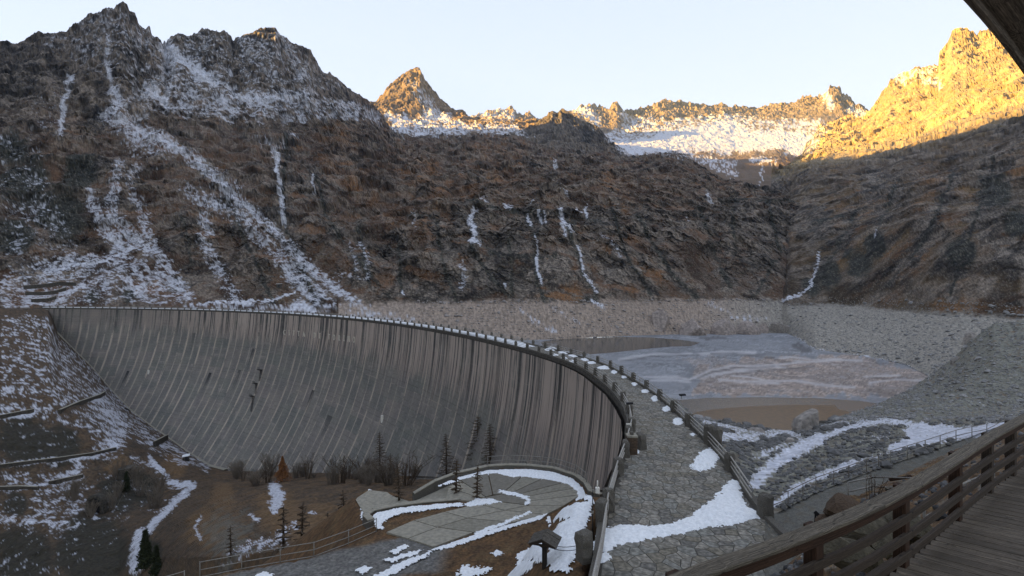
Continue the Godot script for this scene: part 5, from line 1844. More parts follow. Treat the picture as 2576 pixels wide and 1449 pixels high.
# ---------------------------------------------------------------- trees, boulders, fences, deck
func larch(h: float, seed_: int, spread := 0.2, dense := 46, col: Material = null) -> Node3D:
	var r := RandomNumberGenerator.new()
	r.seed = seed_
	var o := Node3D.new()
	var lean := Vector3(r.randf_range(-0.03, 0.03), 0, r.randf_range(-0.03, 0.03)) * h
	put("trunk", tube_mesh([Vector3(0, -0.6, 0), Vector3(0, h * 0.3, 0) + lean * 0.2, Vector3(0, h * 0.7, 0) + lean * 0.6, Vector3(0, h, 0) + lean], [h * 0.016 + 0.05, h * 0.013 + 0.04, h * 0.007 + 0.035, 0.03], 7), M.bark, o)
	var st := st_new()
	for i in dense:
		var t := 0.14 + 0.84 * float(i) / dense + r.randf() * 0.01
		var y := h * t
		var ang := i * 2.4 + r.randf() * 0.9
		var L := h * spread * pow(1.0 - t, 0.75) * r.randf_range(0.55, 1.15) + 0.25
		var dir := Vector3(cos(ang), 0, sin(ang))
		var a := Vector3(0, y, 0) + lean * t
		var m := a + dir * L * 0.5 + Vector3(0, -L * 0.10, 0)
		var e := a + dir * L + Vector3(0, L * r.randf_range(-0.2, 0.12), 0)
		tube(st, [a, m, e], [0.085, 0.06, 0.025], 3)
		for k in 7:
			var u := r.randf_range(0.25, 1.0)
			var b := a.lerp(e, u)
			var d2 := (dir.rotated(Vector3.UP, r.randf_range(0.5, 1.1) * (1 if k % 2 else -1)) + Vector3(0, r.randf_range(-0.7, 0.2), 0)).normalized()
			tube(st, [b, b + d2 * L * r.randf_range(0.15, 0.45)], [0.045, 0.02], 3)
	st.generate_normals()
	put("crown", st.commit(), col if col else M.twig, o)
	return o

func shrub(h: float, seed_: int, stems: int, material: Material) -> Node3D:
	var r := RandomNumberGenerator.new()
	r.seed = seed_
	var o := Node3D.new()
	var w0 := h / 5.0
	var st := st_new()
	for i in stems:
		var a := r.randf() * TAU
		var w := r.randf_range(0.05, 0.75)
		var b := Vector3(cos(a), 0, sin(a)) * r.randf() * 0.35 * h * 0.4
		var m := b + Vector3(cos(a) * w * 0.35, 0.55, sin(a) * w * 0.35) * h * r.randf_range(0.7, 1.0)
		var e := m + Vector3(cos(a) * w * 0.4 + r.randf_range(-0.12, 0.12), 0.42, sin(a) * w * 0.4 + r.randf_range(-0.12, 0.12)) * h * r.randf_range(0.6, 1.0)
		tube(st, [b + Vector3(0, -0.3, 0), m, e], [0.06 * w0, 0.045 * w0, 0.015 * w0], 3)
		for k in 6:
			var p := (b.lerp(m, r.randf_range(0.5, 1)) if k < 2 else m.lerp(e, r.randf()))
			tube(st, [p, p + Vector3(r.randf_range(-1, 1), r.randf_range(0.3, 1.1), r.randf_range(-1, 1)) * h * 0.16], [0.03 * w0, 0.012 * w0], 3)
	st.generate_normals()
	put("stems", st.commit(), material, o)
	return o

func leafy(h: float, w: float, seed_: int, n: int, size: float, material: Material, cone := true) -> Node3D:
	var r := RandomNumberGenerator.new()
	r.seed = seed_
	var o := Node3D.new()
	put("trunk", tube_mesh([Vector3(0, -0.5, 0), Vector3(0.02, h * 0.5, 0), Vector3(0, h, 0)], [0.09, 0.06, 0.015], 6), M.bark, o)
	var st := st_new()
	for i in n:
		var t := pow(r.randf(), 0.8)
		var a := r.randf() * TAU
		var clump := 0.75 + 0.35 * sin(a * 3.0 + t * 17.0)
		var rad := w * (1.0 - t if cone else sqrt(maxf(0.0, 1.0 - pow(2 * t - 1, 2)))) * clump * sqrt(r.randf_range(0.1, 1))
		var p := Vector3(cos(a) * rad, h * (0.08 + 0.92 * t) - rad * 0.3, sin(a) * rad)
		var u := Vector3(r.randfn(), r.randfn() * 0.6, r.randfn()).normalized() * size * r.randf_range(0.6, 1.3)
		var v := u.cross(Vector3(r.randfn(), r.randfn(), r.randfn())).normalized() * size * 0.4
		st.add_vertex(p - v); st.add_vertex(p + u); st.add_vertex(p + v)
	st.generate_normals()
	put("crown", st.commit(), material, o)
	return o

func place(o: Node3D, called: String, at: Vector3, label: String, cat: String, group := "", turn := 0.0, sc := 1.0) -> Node3D:
	o.name = called
	add_child(o, true)
	o.position = at
	o.rotation.y = turn
	o.scale = Vector3.ONE * sc
	tag(o, label, cat, group)
	return o

func on_ground(px: float, py: float) -> Vector3:
	var p := hit(px, py, ground_y)
	return p

func build_objects() -> void:
	build_trees()
	build_rocks()
	build_left_things()
	build_near_things()
	build_right_things()
	build_deck()

func build_trees() -> void:
	var l0 := larch(12.5, 1, 0.25, 84)
	place(l0, "larch_tree", on("slope", 956, 1200) + Vector3(0, -0.3, 0), "bare larch at the left end of the row before the dam foot", "tree", "", 0.0, 1.0)
	var spots := [[984, 1203, 0.55, "short bushy bare larch beside the leftmost tall one"], [1124, 1208, 0.82, "lone bare larch left of the paired trunks above the hairpin"], [1201, 1206, 1.12, "tallest bare larch, behind the hairpin parapet"], [1190, 1206, 0.8, "bare larch hugging the tallest one's left side"], [1232, 1206, 0.9, "bare larch right of the tallest one behind the parapet"]]
	for k in spots.size():
		var q: Array = spots[k]
		copy(l0, on("slope", q[0], q[1]) + Vector3(0, -0.3, 0), 1.3 * k + 0.7, q[2], q[3])
	var thin := larch(3.6, 9, 0.13, 30)
	place(thin, "larch_sapling", on_ground(1147, 1258), "spindly leafless larch at the tip of the inner road wall", "tree")
	var th := [[1200, 1256, 0.85, "spindly leafless larch standing in the turning loop's left part"], [1050, 1246, 0.9, "thin sapling behind the lower lane's parapet"], [1004, 1262, 1.0, "thin sapling in the lower lane bend"], [866, 1322, 1.3, "thin sapling on the slope left of the rounded wall end"], [714, 1388, 1.5, "left of two tall thin saplings behind the lane railing"], [757, 1392, 1.6, "right of two tall thin saplings behind the lane railing"], [822, 1356, 0.9, "small sapling below the railing near the straw tuft"], [580, 1400, 1.1, "thin sapling above the left part of the lane railing"]]
	for k in th.size():
		var q: Array = th[k]
		var g := on_ground(q[0], q[1]) if q[0] > 990 else on("slope", q[0], q[1])
		copy(thin, g + Vector3(0, -0.2, 0), k * 1.1, q[2], q[3])
	var bare := shrub(9.0, 4, 26, M.twig_grey)
	bare.scale = Vector3.ONE
	place(bare, "bare_tree", on("slope", 683, 1196), "forked leafless tree left of the orange larch", "tree")
	place(leafy(7.2, 3.0, 5, 5200, 0.26, M.needle), "orange_larch", on("slope", 710, 1212), "rust-orange conifer among grey bushes at the dam foot", "tree")
	var s0 := shrub(6.0, 12, 34, M.twig_grey)
	place(s0, "bare_shrub", on("slope", 600, 1196), "leafless grey bush in the thicket along the foot of the dam", "shrub", "bushes along the foot of the dam")
	var s1 := shrub(7.0, 19, 16, M.twig)
	place(s1, "bare_shrub", on("slope", 772, 1205), "tall thin-stemmed leafless bush rising above the thicket at the dam foot", "shrub", "bushes along the foot of the dam")
	var r := RandomNumberGenerator.new()
	r.seed = 6
	for k in 40:
		var px := r.randf_range(590, 1060) if k < 34 else r.randf_range(1060, 1280)
		var py := r.randf_range(1194, 1222)
		if absf(px - 710) < 24 and py > 1200: continue
		var b := copy(s0 if k % 3 else s1, on("slope", px, py), r.randf() * 6.0, r.randf_range(0.4, 1.1), s0.get_meta("label"))
		b.scale *= Vector3(r.randf_range(0.8, 1.5), r.randf_range(0.7, 1.15), r.randf_range(0.8, 1.4))
	var pine := leafy(7.5, 1.9, 15, 3200, 0.5, M.pine)
	place(pine, "conifer", on("slope", 366, 1432), "dark conifer beside the snowy lane at the bottom left", "tree")
	copy(pine, on("slope", 392, 1449), 1.0, 0.7, "small dark conifer just right of the snowy lane")
	copy(pine, on("slope", 318, 1235), 2.0, 0.8, "dark conifer below the square stone hut")
	for k in 10:
		var px := r.randf_range(180, 400)
		var py := r.randf_range(1200, 1300)
		copy(s0, on("slope", px, py), r.randf() * 6, r.randf_range(0.7, 1.3), "leafless bush in the hollow below the left slope", "bushes in the hollow")
	var grass := shrub(0.9, 31, 90, M.straw)
	place(grass, "grass_tuft", on("slope", 880, 1336), "big straw-yellow grass tuft by the rounded wall end", "grass")
	copy(grass, on("slope", 915, 1326), 1.0, 0.8, "straw grass tuft touching the rounded wall end")
	copy(grass, on("slope", 846, 1350), 2.0, 0.8, "straw grass tuft just above the lane railing")
	var br := shrub(1.5, 44, 9, M.twig)
	place(br, "bare_shrub", on("verge", 2192, 1262), "thin leafless shrub inside the angled path railing", "shrub")

func build_rocks() -> void:
	var meshes := []
	for k in 6: meshes.append(rock_mesh(100 + k, 1, 0.4, 0.75))
	var r := RandomNumberGenerator.new()
	r.seed = 9
	# stones strewn over the bare shores and the bank
	for job in [["flank", 2600, 0, 0.9, 6], ["valley", 1500, 1, 1.2, 5], ["bank", 5200, 2, 0.3, 14]]:
		var s: Dictionary = SH[job[0]]
		var pts: PackedVector3Array = s.pts
		var cols: PackedFloat32Array = s.cols
		var nr: int = s.nr
		for mk in 3:
			var xf := []
			var cc := []
			var tries := 0
			while xf.size() < job[1] / 3 and tries < 60000:
				tries += 1
				var i := r.randi() % cols.size()
				var j := r.randi() % nr
				var p := pts[i * nr + j]
				var q := scr(p)
				if q.x < -20 or q.x > 2600 or q.y > 1460: continue
				var size := 0.0
				if job[2] == 0:
					if p.y > 2.0 or q.x < 1980: continue
					size = r.randf_range(0.35, 0.75) * (2.6 if r.randf() < 0.06 else 1.0)
				elif job[2] == 1:
					if p.y > 0.0 or p.y < -30 or q.x < 1040: continue
					size = r.randf_range(0.5, 0.95) * (2.4 if r.randf() < 0.08 else 1.0)
				else:
					if p.y < LAKE or at_mask(snow_m, q.x, q.y) > 0.55: continue
					size = -p.z / 300.0 * r.randf_range(0.7, 1.7) * (2.4 if r.randf() < 0.04 else 1.0) * (0.55 if q.y < 1050 else 1.0) + 0.05
				var b := Basis.from_euler(Vector3(r.randf() * 0.6, r.randf() * TAU, r.randf() * 0.6)).scaled(Vector3(size, size * r.randf_range(0.6, 1.0), size))
				xf.append(Transform3D(b, p + Vector3(0, size * 0.12, 0)))
				var g := r.randf_range(0.27, 0.45)
				var warm: float = 1.12 if job[2] == 1 else 1.05
				if job[2] == 2 and q.y > 1060: g *= 0.55
				cc.append(Color(g * warm, g, g * (0.88 if job[2] == 1 else 0.9)))
			scatter("scree", meshes[mk * 2 + job[2] % 2], M.rock_c, xf, cc, ["loose stones on the drained right shore", "loose stones on the drained far shore", "rubble scattered over the lake bank"][job[2]])
	var big := [["valley", 1952, 826, 58, 44, 0, "pale rounded boulder, largest in the cluster at the far shore corner"], ["valley", 1915, 830, 36, 22, 1, "flat pale boulder left of the largest far-shore one"], ["valley", 1985, 834, 36, 22, 2, "pale boulder right of the largest far-shore one"], ["valley", 1870, 834, 60, 34, 3, "broad pinkish outcrop left of the far-shore boulders"], ["valley", 1745, 830, 90, 50, 4, "long pinkish rock slab rising from the far shore"], ["valley", 1815, 834, 60, 44, 5, "pinkish outcrop beside the dark cleft at the far shore"], ["valley", 1655, 806, 60, 36, 1, "tilted pale slab above the far shore's middle"], ["flank", 2430, 862, 40, 36, 3, "grey crag at the top of the rubble ridge"], ["bank", 2400, 912, 26, 20, 2, "pale block on the rubble ridge's crest"], ["bank", 2360, 946, 18, 12, 0, "low block where the rubble ridge meets the ice"]]
	for q in big:
		var p := on(q[0], q[1], q[2])
		var w: float = q[3] / F * -p.z / 2.0
		var h: float = q[4] / F * -p.z * 0.8
		var m := put("boulder", rock_mesh(300 + q[5], 3, 0.62, 0.8), M.boulder_pink if q[1] < 1930 else M.boulder)
		m.position = p + Vector3(0, -h * 0.35, w * 0.6)
		m.scale = Vector3(w * 1.15, h * 1.7, w)
		m.rotation = Vector3(0.1, q[5] * 1.1, 0.15)
		tag(m, q[6], "boulder")
	var p := on("bank", 2030, 1086)
	var st := st_new()
	var k := -p.z / F
	# the leaning block at the water's edge, with a flat face to the right and a raised point
	var fr := [Vector3(-23, 0, 0), Vector3(0, -3, 0), Vector3(20, 8, 0), Vector3(31, 22, 0), Vector3(35, 56, 0), Vector3(12, 47, 0), Vector3(-13, 33, 0), Vector3(-24, 12, 0)]
	var pts3 := []
	for z in [[8.0, 0.9], [0.0, 1.0], [-18.0, 0.96], [-34.0, 0.7]]:
		var ring := []
		for v in fr: ring.append(Vector3((v.x + z[0] * 0.1) * z[1], v.y * z[1] - (2.0 if z[0] != 0.0 else 4.0), z[0] + v.y * -0.25) * k)
		pts3.append(ring)
	for a in 3:
		for b in 8:
			quad(st, pts3[a][b], pts3[a][(b + 1) % 8], pts3[a + 1][(b + 1) % 8], pts3[a + 1][b])
	for e in [0, 3]:
		for b in range(1, 7): st.add_vertex(pts3[e][0]); st.add_vertex(pts3[e][b]); st.add_vertex(pts3[e][b + 1])
	st.generate_normals()
	var bm := put("boulder", st.commit(), M.boulder)
	bm.position = p
	tag(bm, "big leaning grey block at the near water's edge", "boulder")
	for q in [[1988, 1112, 32, 20, 7, "flat grey slab in the snow below the big leaning block"], [1840, 1088, 24, 14, 8, "dark low rock in the snow right of the walkway rail"], [1905, 1085, 50, 16, 9, "dark rock hump at the shore left of the leaning block"], [2070, 1066, 30, 14, 10, "small slab behind the big leaning block"]]:
		var pp := on("bank", q[0], q[1])
		var w: float = q[2] / F * -pp.z / 2.0
		var m := put("boulder", rock_mesh(300 + q[4], 2, 0.42, 0.8), M.boulder if q[4] % 2 else M.wallstone)
		m.position = pp
		m.scale = Vector3(w, q[3] / F * -pp.z * 0.7, w * 0.8)
		m.rotation.y = q[4]
		tag(m, q[5], "boulder")

func slope_wall(pts: Array, up: float, down: float, w: float, label: String, called := "retaining_wall", material: Material = null) -> void:
	var run := []
	for i in range(0, pts.size(), 2):
		var p := on("slope", pts[i], pts[i + 1])
		run.append([p.x, -p.z, p.y])
	wall_run(called, run, w, up, down, material if material else M.wallstone, label, "wall")

func build_left_things() -> void:
	# stair with parapet that climbs along the contact of dam and hillside
	var run := []
	for q in [[126, 797], [145, 838], [185, 880], [230, 924], [280, 982], [330, 1034], [380, 1073], [430, 1107], [480, 1143], [530, 1174], [575, 1186]]:
		var h := face_hit(q[0], q[1])
		var p := face(h.x, h.y, 1.2)
		run.append([p.x, -p.z, p.y])
	wall_run("abutment_stair", run, 1.6, 1.1, 2.5, M.concrete_dark, "pale-edged stairway climbing the hillside along the dam's left edge", "stairway")
	slope_wall([150, 1040, 200, 1018, 250, 1000, 262, 992], 1.4, 2.5, 0.8, "long dark retaining wall slanting up to the dam's edge")
	slope_wall([0, 1052, 40, 1044, 84, 1036], 1.0, 2.5, 0.8, "dark retaining wall at the left frame edge, upper one")
	slope_wall([0, 1176, 60, 1168, 130, 1160, 230, 1146, 290, 1132], 0.9, 2.0, 0.7, "longest retaining wall, crossing the lower left slope")
	slope_wall([0, 1232, 50, 1230, 96, 1232], 0.9, 2.0, 0.7, "retaining wall at the left frame edge, lower one")
	slope_wall([125, 1218, 170, 1208, 208, 1200], 0.9, 2.0, 0.7, "short retaining wall just below the longest one")
	slope_wall([316, 1030, 345, 1026], 0.8, 2.0, 0.7, "tiny retaining wall near the stairway's middle")
	slope_wall([388, 1124, 420, 1106], 2.2, 2.0, 0.8, "dark wall stub butting against the stairway's lower part")
	slope_wall([100, 824, 145, 818, 190, 812], 0.7, 1.5, 0.8, "snow-topped wall ending at the top of the stairway")
	# terraced walls where the crest road meets the mountain
	for q in [[[60, 726, 110, 722, 150, 716, 190, 718], "top terrace wall above the crest's left end"], [[64, 742, 110, 742, 140, 738, 165, 730], "middle terrace wall above the crest's left end"], [[80, 760, 120, 758, 140, 752], "lowest terrace wall above the crest's left end"]]:
		var rr := []
		for i in range(0, q[0].size(), 2):
			var p := on("valley", q[0][i], q[0][i + 1])
			rr.append([p.x, -p.z, p.y])
		wall_run("terrace_wall", rr, 1.0, 2.2, 3.0, M.wallstone, q[1], "wall")
	# buildings
	hut("hut", on("slope", 318, 1200), 3.4, 3.0, 3.6, 0.4, M.wallstone, M.concrete_dark, "square dark stone hut on the lower left slope", 0.15)
	hut("shed", on("valley", 703, 722), 3.6, 2.6, 5.0, 0.2, M.wallstone, M.snow, "tiny shed with snowy roof on the mountainside above the crest", 0.12)
	hut("hut", on("slope", 468, 1158) , 2.2, 1.8, 2.6, 0.5, M.wallstone, M.snow, "small snow-roofed block hut near the stairway's foot", 0.15)
	# arched portal
	var at := on("slope", 242, 1290)
	var th := thing("portal", at, "stone arch portal in the dark hollow of the lower left slope", "portal")
	var st := st_new()
	var wv := 2.4
	for sg in [-1.0, 1.0]: obox(st, Vector3(sg * (wv - 0.4), 1.2, 0), Vector3(0.5, 0, 0), Vector3(0, 1.6, 0), Vector3(0, 0, 0.9), 0.2)
	st.generate_normals()
	put("jambs", st.commit(), M.wallstone, th)
	for k in 9:
		var a := PI * (k + 0.5) / 9.0
		var m := put("arch_stone", box_mesh(Vector3(0.42, 0, 0), Vector3(0, 0.36, 0), Vector3(0, 0, 0.9), Vector3.ZERO, 0.2), M.wallstone, th)
		m.position = Vector3(cos(a) * (wv - 0.4), 2.8 + sin(a) * (wv - 0.4), 0)
		m.rotation.z = a
	put("passage", box_mesh(Vector3(wv - 0.8, 0, 0), Vector3(0, 2.2, 0), Vector3(0, 0, 0.2), Vector3(0, 1.6, -0.6)), M.black, th)

func hut(called: String, at: Vector3, w: float, h: float, d: float, turn: float, wall: Material, roof: Material, label: String, over: float) -> void:
	var th := thing(called, at, label, "hut")
	th.rotation.y = turn
	put("walls", box_mesh(Vector3(w / 2, 0, 0), Vector3(0, h / 2 + 0.5, 0), Vector3(0, 0, d / 2), Vector3(0, h / 2 - 0.5, 0)), wall, th)
	var st := st_new()
	obox(st, Vector3(0, h + 0.16, 0), Vector3(w / 2 + over, 0.1, 0), Vector3(-0.02, 0.14, 0), Vector3(0, 0, d / 2 + over), 0.3)
	st.generate_normals()
	put("roof", st.commit(), roof, th)
	put("door", box_mesh(Vector3(0.45, 0, 0), Vector3(0, 0.95, 0), Vector3(0, 0, 0.05), Vector3(0.2, 0.95, d / 2)), M.black, th)

func build_near_things() -> void:
	# gate pillars and the brick pillar at the end of the balustrade
	var stone := granite_post(1.0, 1.0, 71)
	for q in [[1783, 1118, 0.62, 1.55, "left of two paired rough granite gate pillars by the snow heap"], [1803, 1128, 0.66, 1.6, "right of two paired rough granite gate pillars by the snow heap"], [1926, 1302, 0.6, 1.3, "tall ribbed granite pillar where the paving meets the path"], [1612, 1130, 0.62, 1.25, "rough dark granite pillar right of the brick one"], [1582, 1108, 0.55, 1.2, "rough granite pillar behind the brick one"], [1574, 1150, 0.5, 1.25, "slim granite pillar left of the brick one"], [1514, 1316, 0.56, 1.25, "squat granite pillar below the white box"], [1470, 1404, 0.6, 1.25, "granite pillar at the bottom with two cables tied to it"]]:
		var m := put("stone_pillar", stone, M.granite)
		m.position = PY(q[0], q[1], 0.0) + Vector3(0, -0.1, 0)
		m.scale = Vector3(q[2], q[3], q[2])
		m.rotation.y = q[0] * 0.01
		tag(m, q[4], "pillar")
	var p := PY(1589, 1142, 0.0)
	var br := thing("brick_pillar", p, "square brown masonry pillar with a pale capstone beside the walkway", "pillar")
	put("core", box_mesh(Vector3(0.29, 0, 0), Vector3(0, 0.6, 0), Vector3(0, 0, 0.29), Vector3(0, 0.6, 0)), M.slab_base, br)
	var tones := [mat(lin(0.16, 0.115, 0.085), 0.9, M.fine, 1.5), mat(lin(0.13, 0.1, 0.08), 0.9, M.fine, 1.5), mat(lin(0.19, 0.14, 0.105), 0.9, M.fine, 1.5)]
	var r := RandomNumberGenerator.new()
	r.seed = 14
	for row in 12:
		for side in 4:
			var x := -0.31
			while x < 0.29:
				var w := minf(r.randf_range(0.14, 0.26), 0.31 - x)
				if w < 0.05: break
				var m := put("brick", box_mesh(Vector3(w / 2 - 0.008, 0, 0), Vector3(0, 0.042, 0), Vector3(0, 0, 0.03), Vector3.ZERO, 0.25), tones[r.randi() % 3], br)
				var b := Basis(Vector3.UP, side * PI / 2)
				m.transform = Transform3D(b, b * Vector3(x + w / 2, 0.05 + row * 0.1, 0.3 + r.randf_range(0, 0.012)))
				x += w
	put("capstone", box_mesh(Vector3(0.36, 0, 0), Vector3(0, 0.07, 0), Vector3(0, 0, 0.36), Vector3(0, 1.28, 0), 0.25), M.concrete, br)
	put("cap_block", box_mesh(Vector3(0.12, 0, 0), Vector3(0, 0.1, 0), Vector3(0, 0, 0.12), Vector3(0, 1.45, 0), 0.25), M.granite, br)
	# small plates and lamps on the rails
	var pl := thing("sign_plate", PY(1588, 1100, 0.0) + Vector3(-0.2, 0.95, 0), "small blank white plate on the valley-side rail by the walkway", "sign")
	put("plate", box_mesh(Vector3(0.2, 0, 0), Vector3(0, 0.13, 0), Vector3(0, 0, 0.01)), M.white, pl)
	for q in [[1581, 1052, "black floodlight on the valley-side rail above the white plate"], [1714, 1028, "dark flat lamp on a lake-side balustrade post"]]:
		var th := thing("rail_lamp", PY(q[0], q[1], 0.0) + Vector3(0, 1.2, 0), q[2], "lamp")
		var st := st_new()
		obox(st, Vector3(0.1, 0.12, 0), Vector3(0.3, 0.02, 0), Vector3(-0.02, 0.08, 0), Vector3(0, 0, 0.16), 0.3)
		st.generate_normals()
		put("housing", st.commit(), M.black, th)
		put("bracket", tube_mesh([Vector3(0, -0.3, 0), Vector3(0, 0.1, 0)], [0.03]), M.steel, th)
	# white box with antenna stub
	var wb := thing("instrument_box", PY(1508, 1300, 0.0) + Vector3(-0.1, 1.2, 0.0), "white instrument box with a stub antenna on the squat granite pillar", "box")
	put("case", box_mesh(Vector3(0.1, 0, 0), Vector3(0, 0.14, 0), Vector3(0, 0, 0.09), Vector3(0, 0.14, 0), 0.15), M.white, wb)
	put("antenna", tube_mesh([Vector3(0, 0.28, 0), Vector3(0, 0.62, 0)], [0.035, 0.03], 8), M.white, wb)
	put("side_unit", box_mesh(Vector3(0.06, 0, 0), Vector3(0, 0.06, 0), Vector3(0, 0, 0.06), Vector3(-0.2, 0.1, 0), 0.2), M.steel, wb)
	var mp := P(1491, 1324, 25.0)
	var mast := thing("thin_mast", mp + Vector3(0, -1.5, 0), "thin dark mast beside the white instrument box", "mast")
	put("pole", tube_mesh([Vector3.ZERO, Vector3(0, 3.2, 0)], [0.03, 0.022], 8), M.black, mast)
	put("clamp", box_mesh(Vector3(0.05, 0, 0), Vector3(0, 0.06, 0), Vector3(0, 0, 0.05), Vector3(0, 2.2, 0), 0.2), M.steel, mast)
	# roofed post
	var base := P(1370, 1449, 23.0)
	base.y = terrace_y(base.x, 23.0)
	var top := 0.36 - base.y
	var rp := thing("roofed_post", base, "dark wooden post with a small stone-shingled gable roof", "signpost")
	rp.rotation.y = -0.32
	put("post", box_mesh(Vector3(0.1, 0, 0), Vector3(0, top / 2, 0), Vector3(0, 0, 0.1), Vector3(0, top / 2 - 0.05, 0), 0.15), M.post_wood, rp)
	var apex := Vector3(0, top, 0)
	for sg in [-1.0, 1.0]:
		var dn := Vector3(sg * 0.6, -0.24, 0)
		var nn := Vector3(sg * 0.24, 0.6, 0).normalized()
		put("rafter", board_mesh(apex + Vector3(0, -0.06, 0.36), apex + dn + Vector3(0, -0.06, 0.36), nn, 0.07, 0.1), M.wood_dark, rp)
		put("rafter", board_mesh(apex + Vector3(0, -0.06, -0.5), apex + dn + Vector3(0, -0.06, -0.5), nn, 0.07, 0.1), M.wood_dark, rp)
		put("brace", board_mesh(Vector3(0, top - 0.52, 0.05), apex + dn * 0.8 + Vector3(0, -0.12, 0.05), nn, 0.06, 0.07), M.wood_dark, rp)
		put("roof_board", box_mesh(dn.normalized() * 0.34, nn * 0.012, Vector3(0, 0, 0.5), apex + dn * 0.52 + Vector3(0, 0.0, -0.07)), M.wood_dark, rp)
		for row in 3:
			for c in 3:
				var w := 0.36 + r.randf_range(-0.03, 0.03)
				var sh := put("shingle", box_mesh(dn.normalized() * 0.15, nn * 0.014, Vector3(0, 0, w / 2 - 0.012), Vector3.ZERO, 0.3), M.shingle, rp)
				sh.position = apex + dn.normalized() * (0.55 - row * 0.21) + nn * (0.035 + row * 0.012) + Vector3(0, 0, -0.43 + c * 0.36 + r.randf_range(-0.02, 0.02))
				sh.rotation = Vector3(r.randf_range(-0.03, 0.03), r.randf_range(-0.04, 0.04), -sg * 0.04)
	put("tie_beam", board_mesh(Vector3(-0.5, top - 0.28, 0.3), Vector3(0.5, top - 0.28, 0.3), Vector3.UP, 0.06, 0.08), M.wood_dark, rp)
	var ca := P(1376, 1367, 22.9)
	for q in [0.0, -0.14]:
		var cb := PY(1452, 1404, 0.0) + Vector3(0.1, 0.55 + q * 1.2, 0)
		var pts := []
		for i in 9:
			var t := i / 8.0
			pts.append((ca + Vector3(0, q, 0)).lerp(cb, t) + Vector3(0, -0.12 * sin(t * PI), 0))
		tag(put("cable", tube_mesh(pts, [0.014], 5), M.black), "upper black cable from the roofed post to the granite pillar" if q == 0.0 else "lower black cable from the roofed post to the granite pillar", "cable")
	# kerb stones where the paving ends
	var kb := thing("kerb", PY(1960, 1336, 0.0), "pale kerb stones between paving and gravel path", "kerb")
	for i in 3:
		var a := PY(1937, 1309, 0.05).lerp(PY(1992, 1366, 0.05), i / 2.3)
		var b := PY(1937, 1309, 0.05).lerp(PY(1992, 1366, 0.05), (i + 0.97) / 2.3)
		put("kerb_stone", board_mesh(a - kb.position, b - kb.position, Vector3.UP, 0.3, 0.16, 0, 0.015), mat(lin(0.27, 0.265, 0.25), 0.85, M.fine, 1.0), kb)

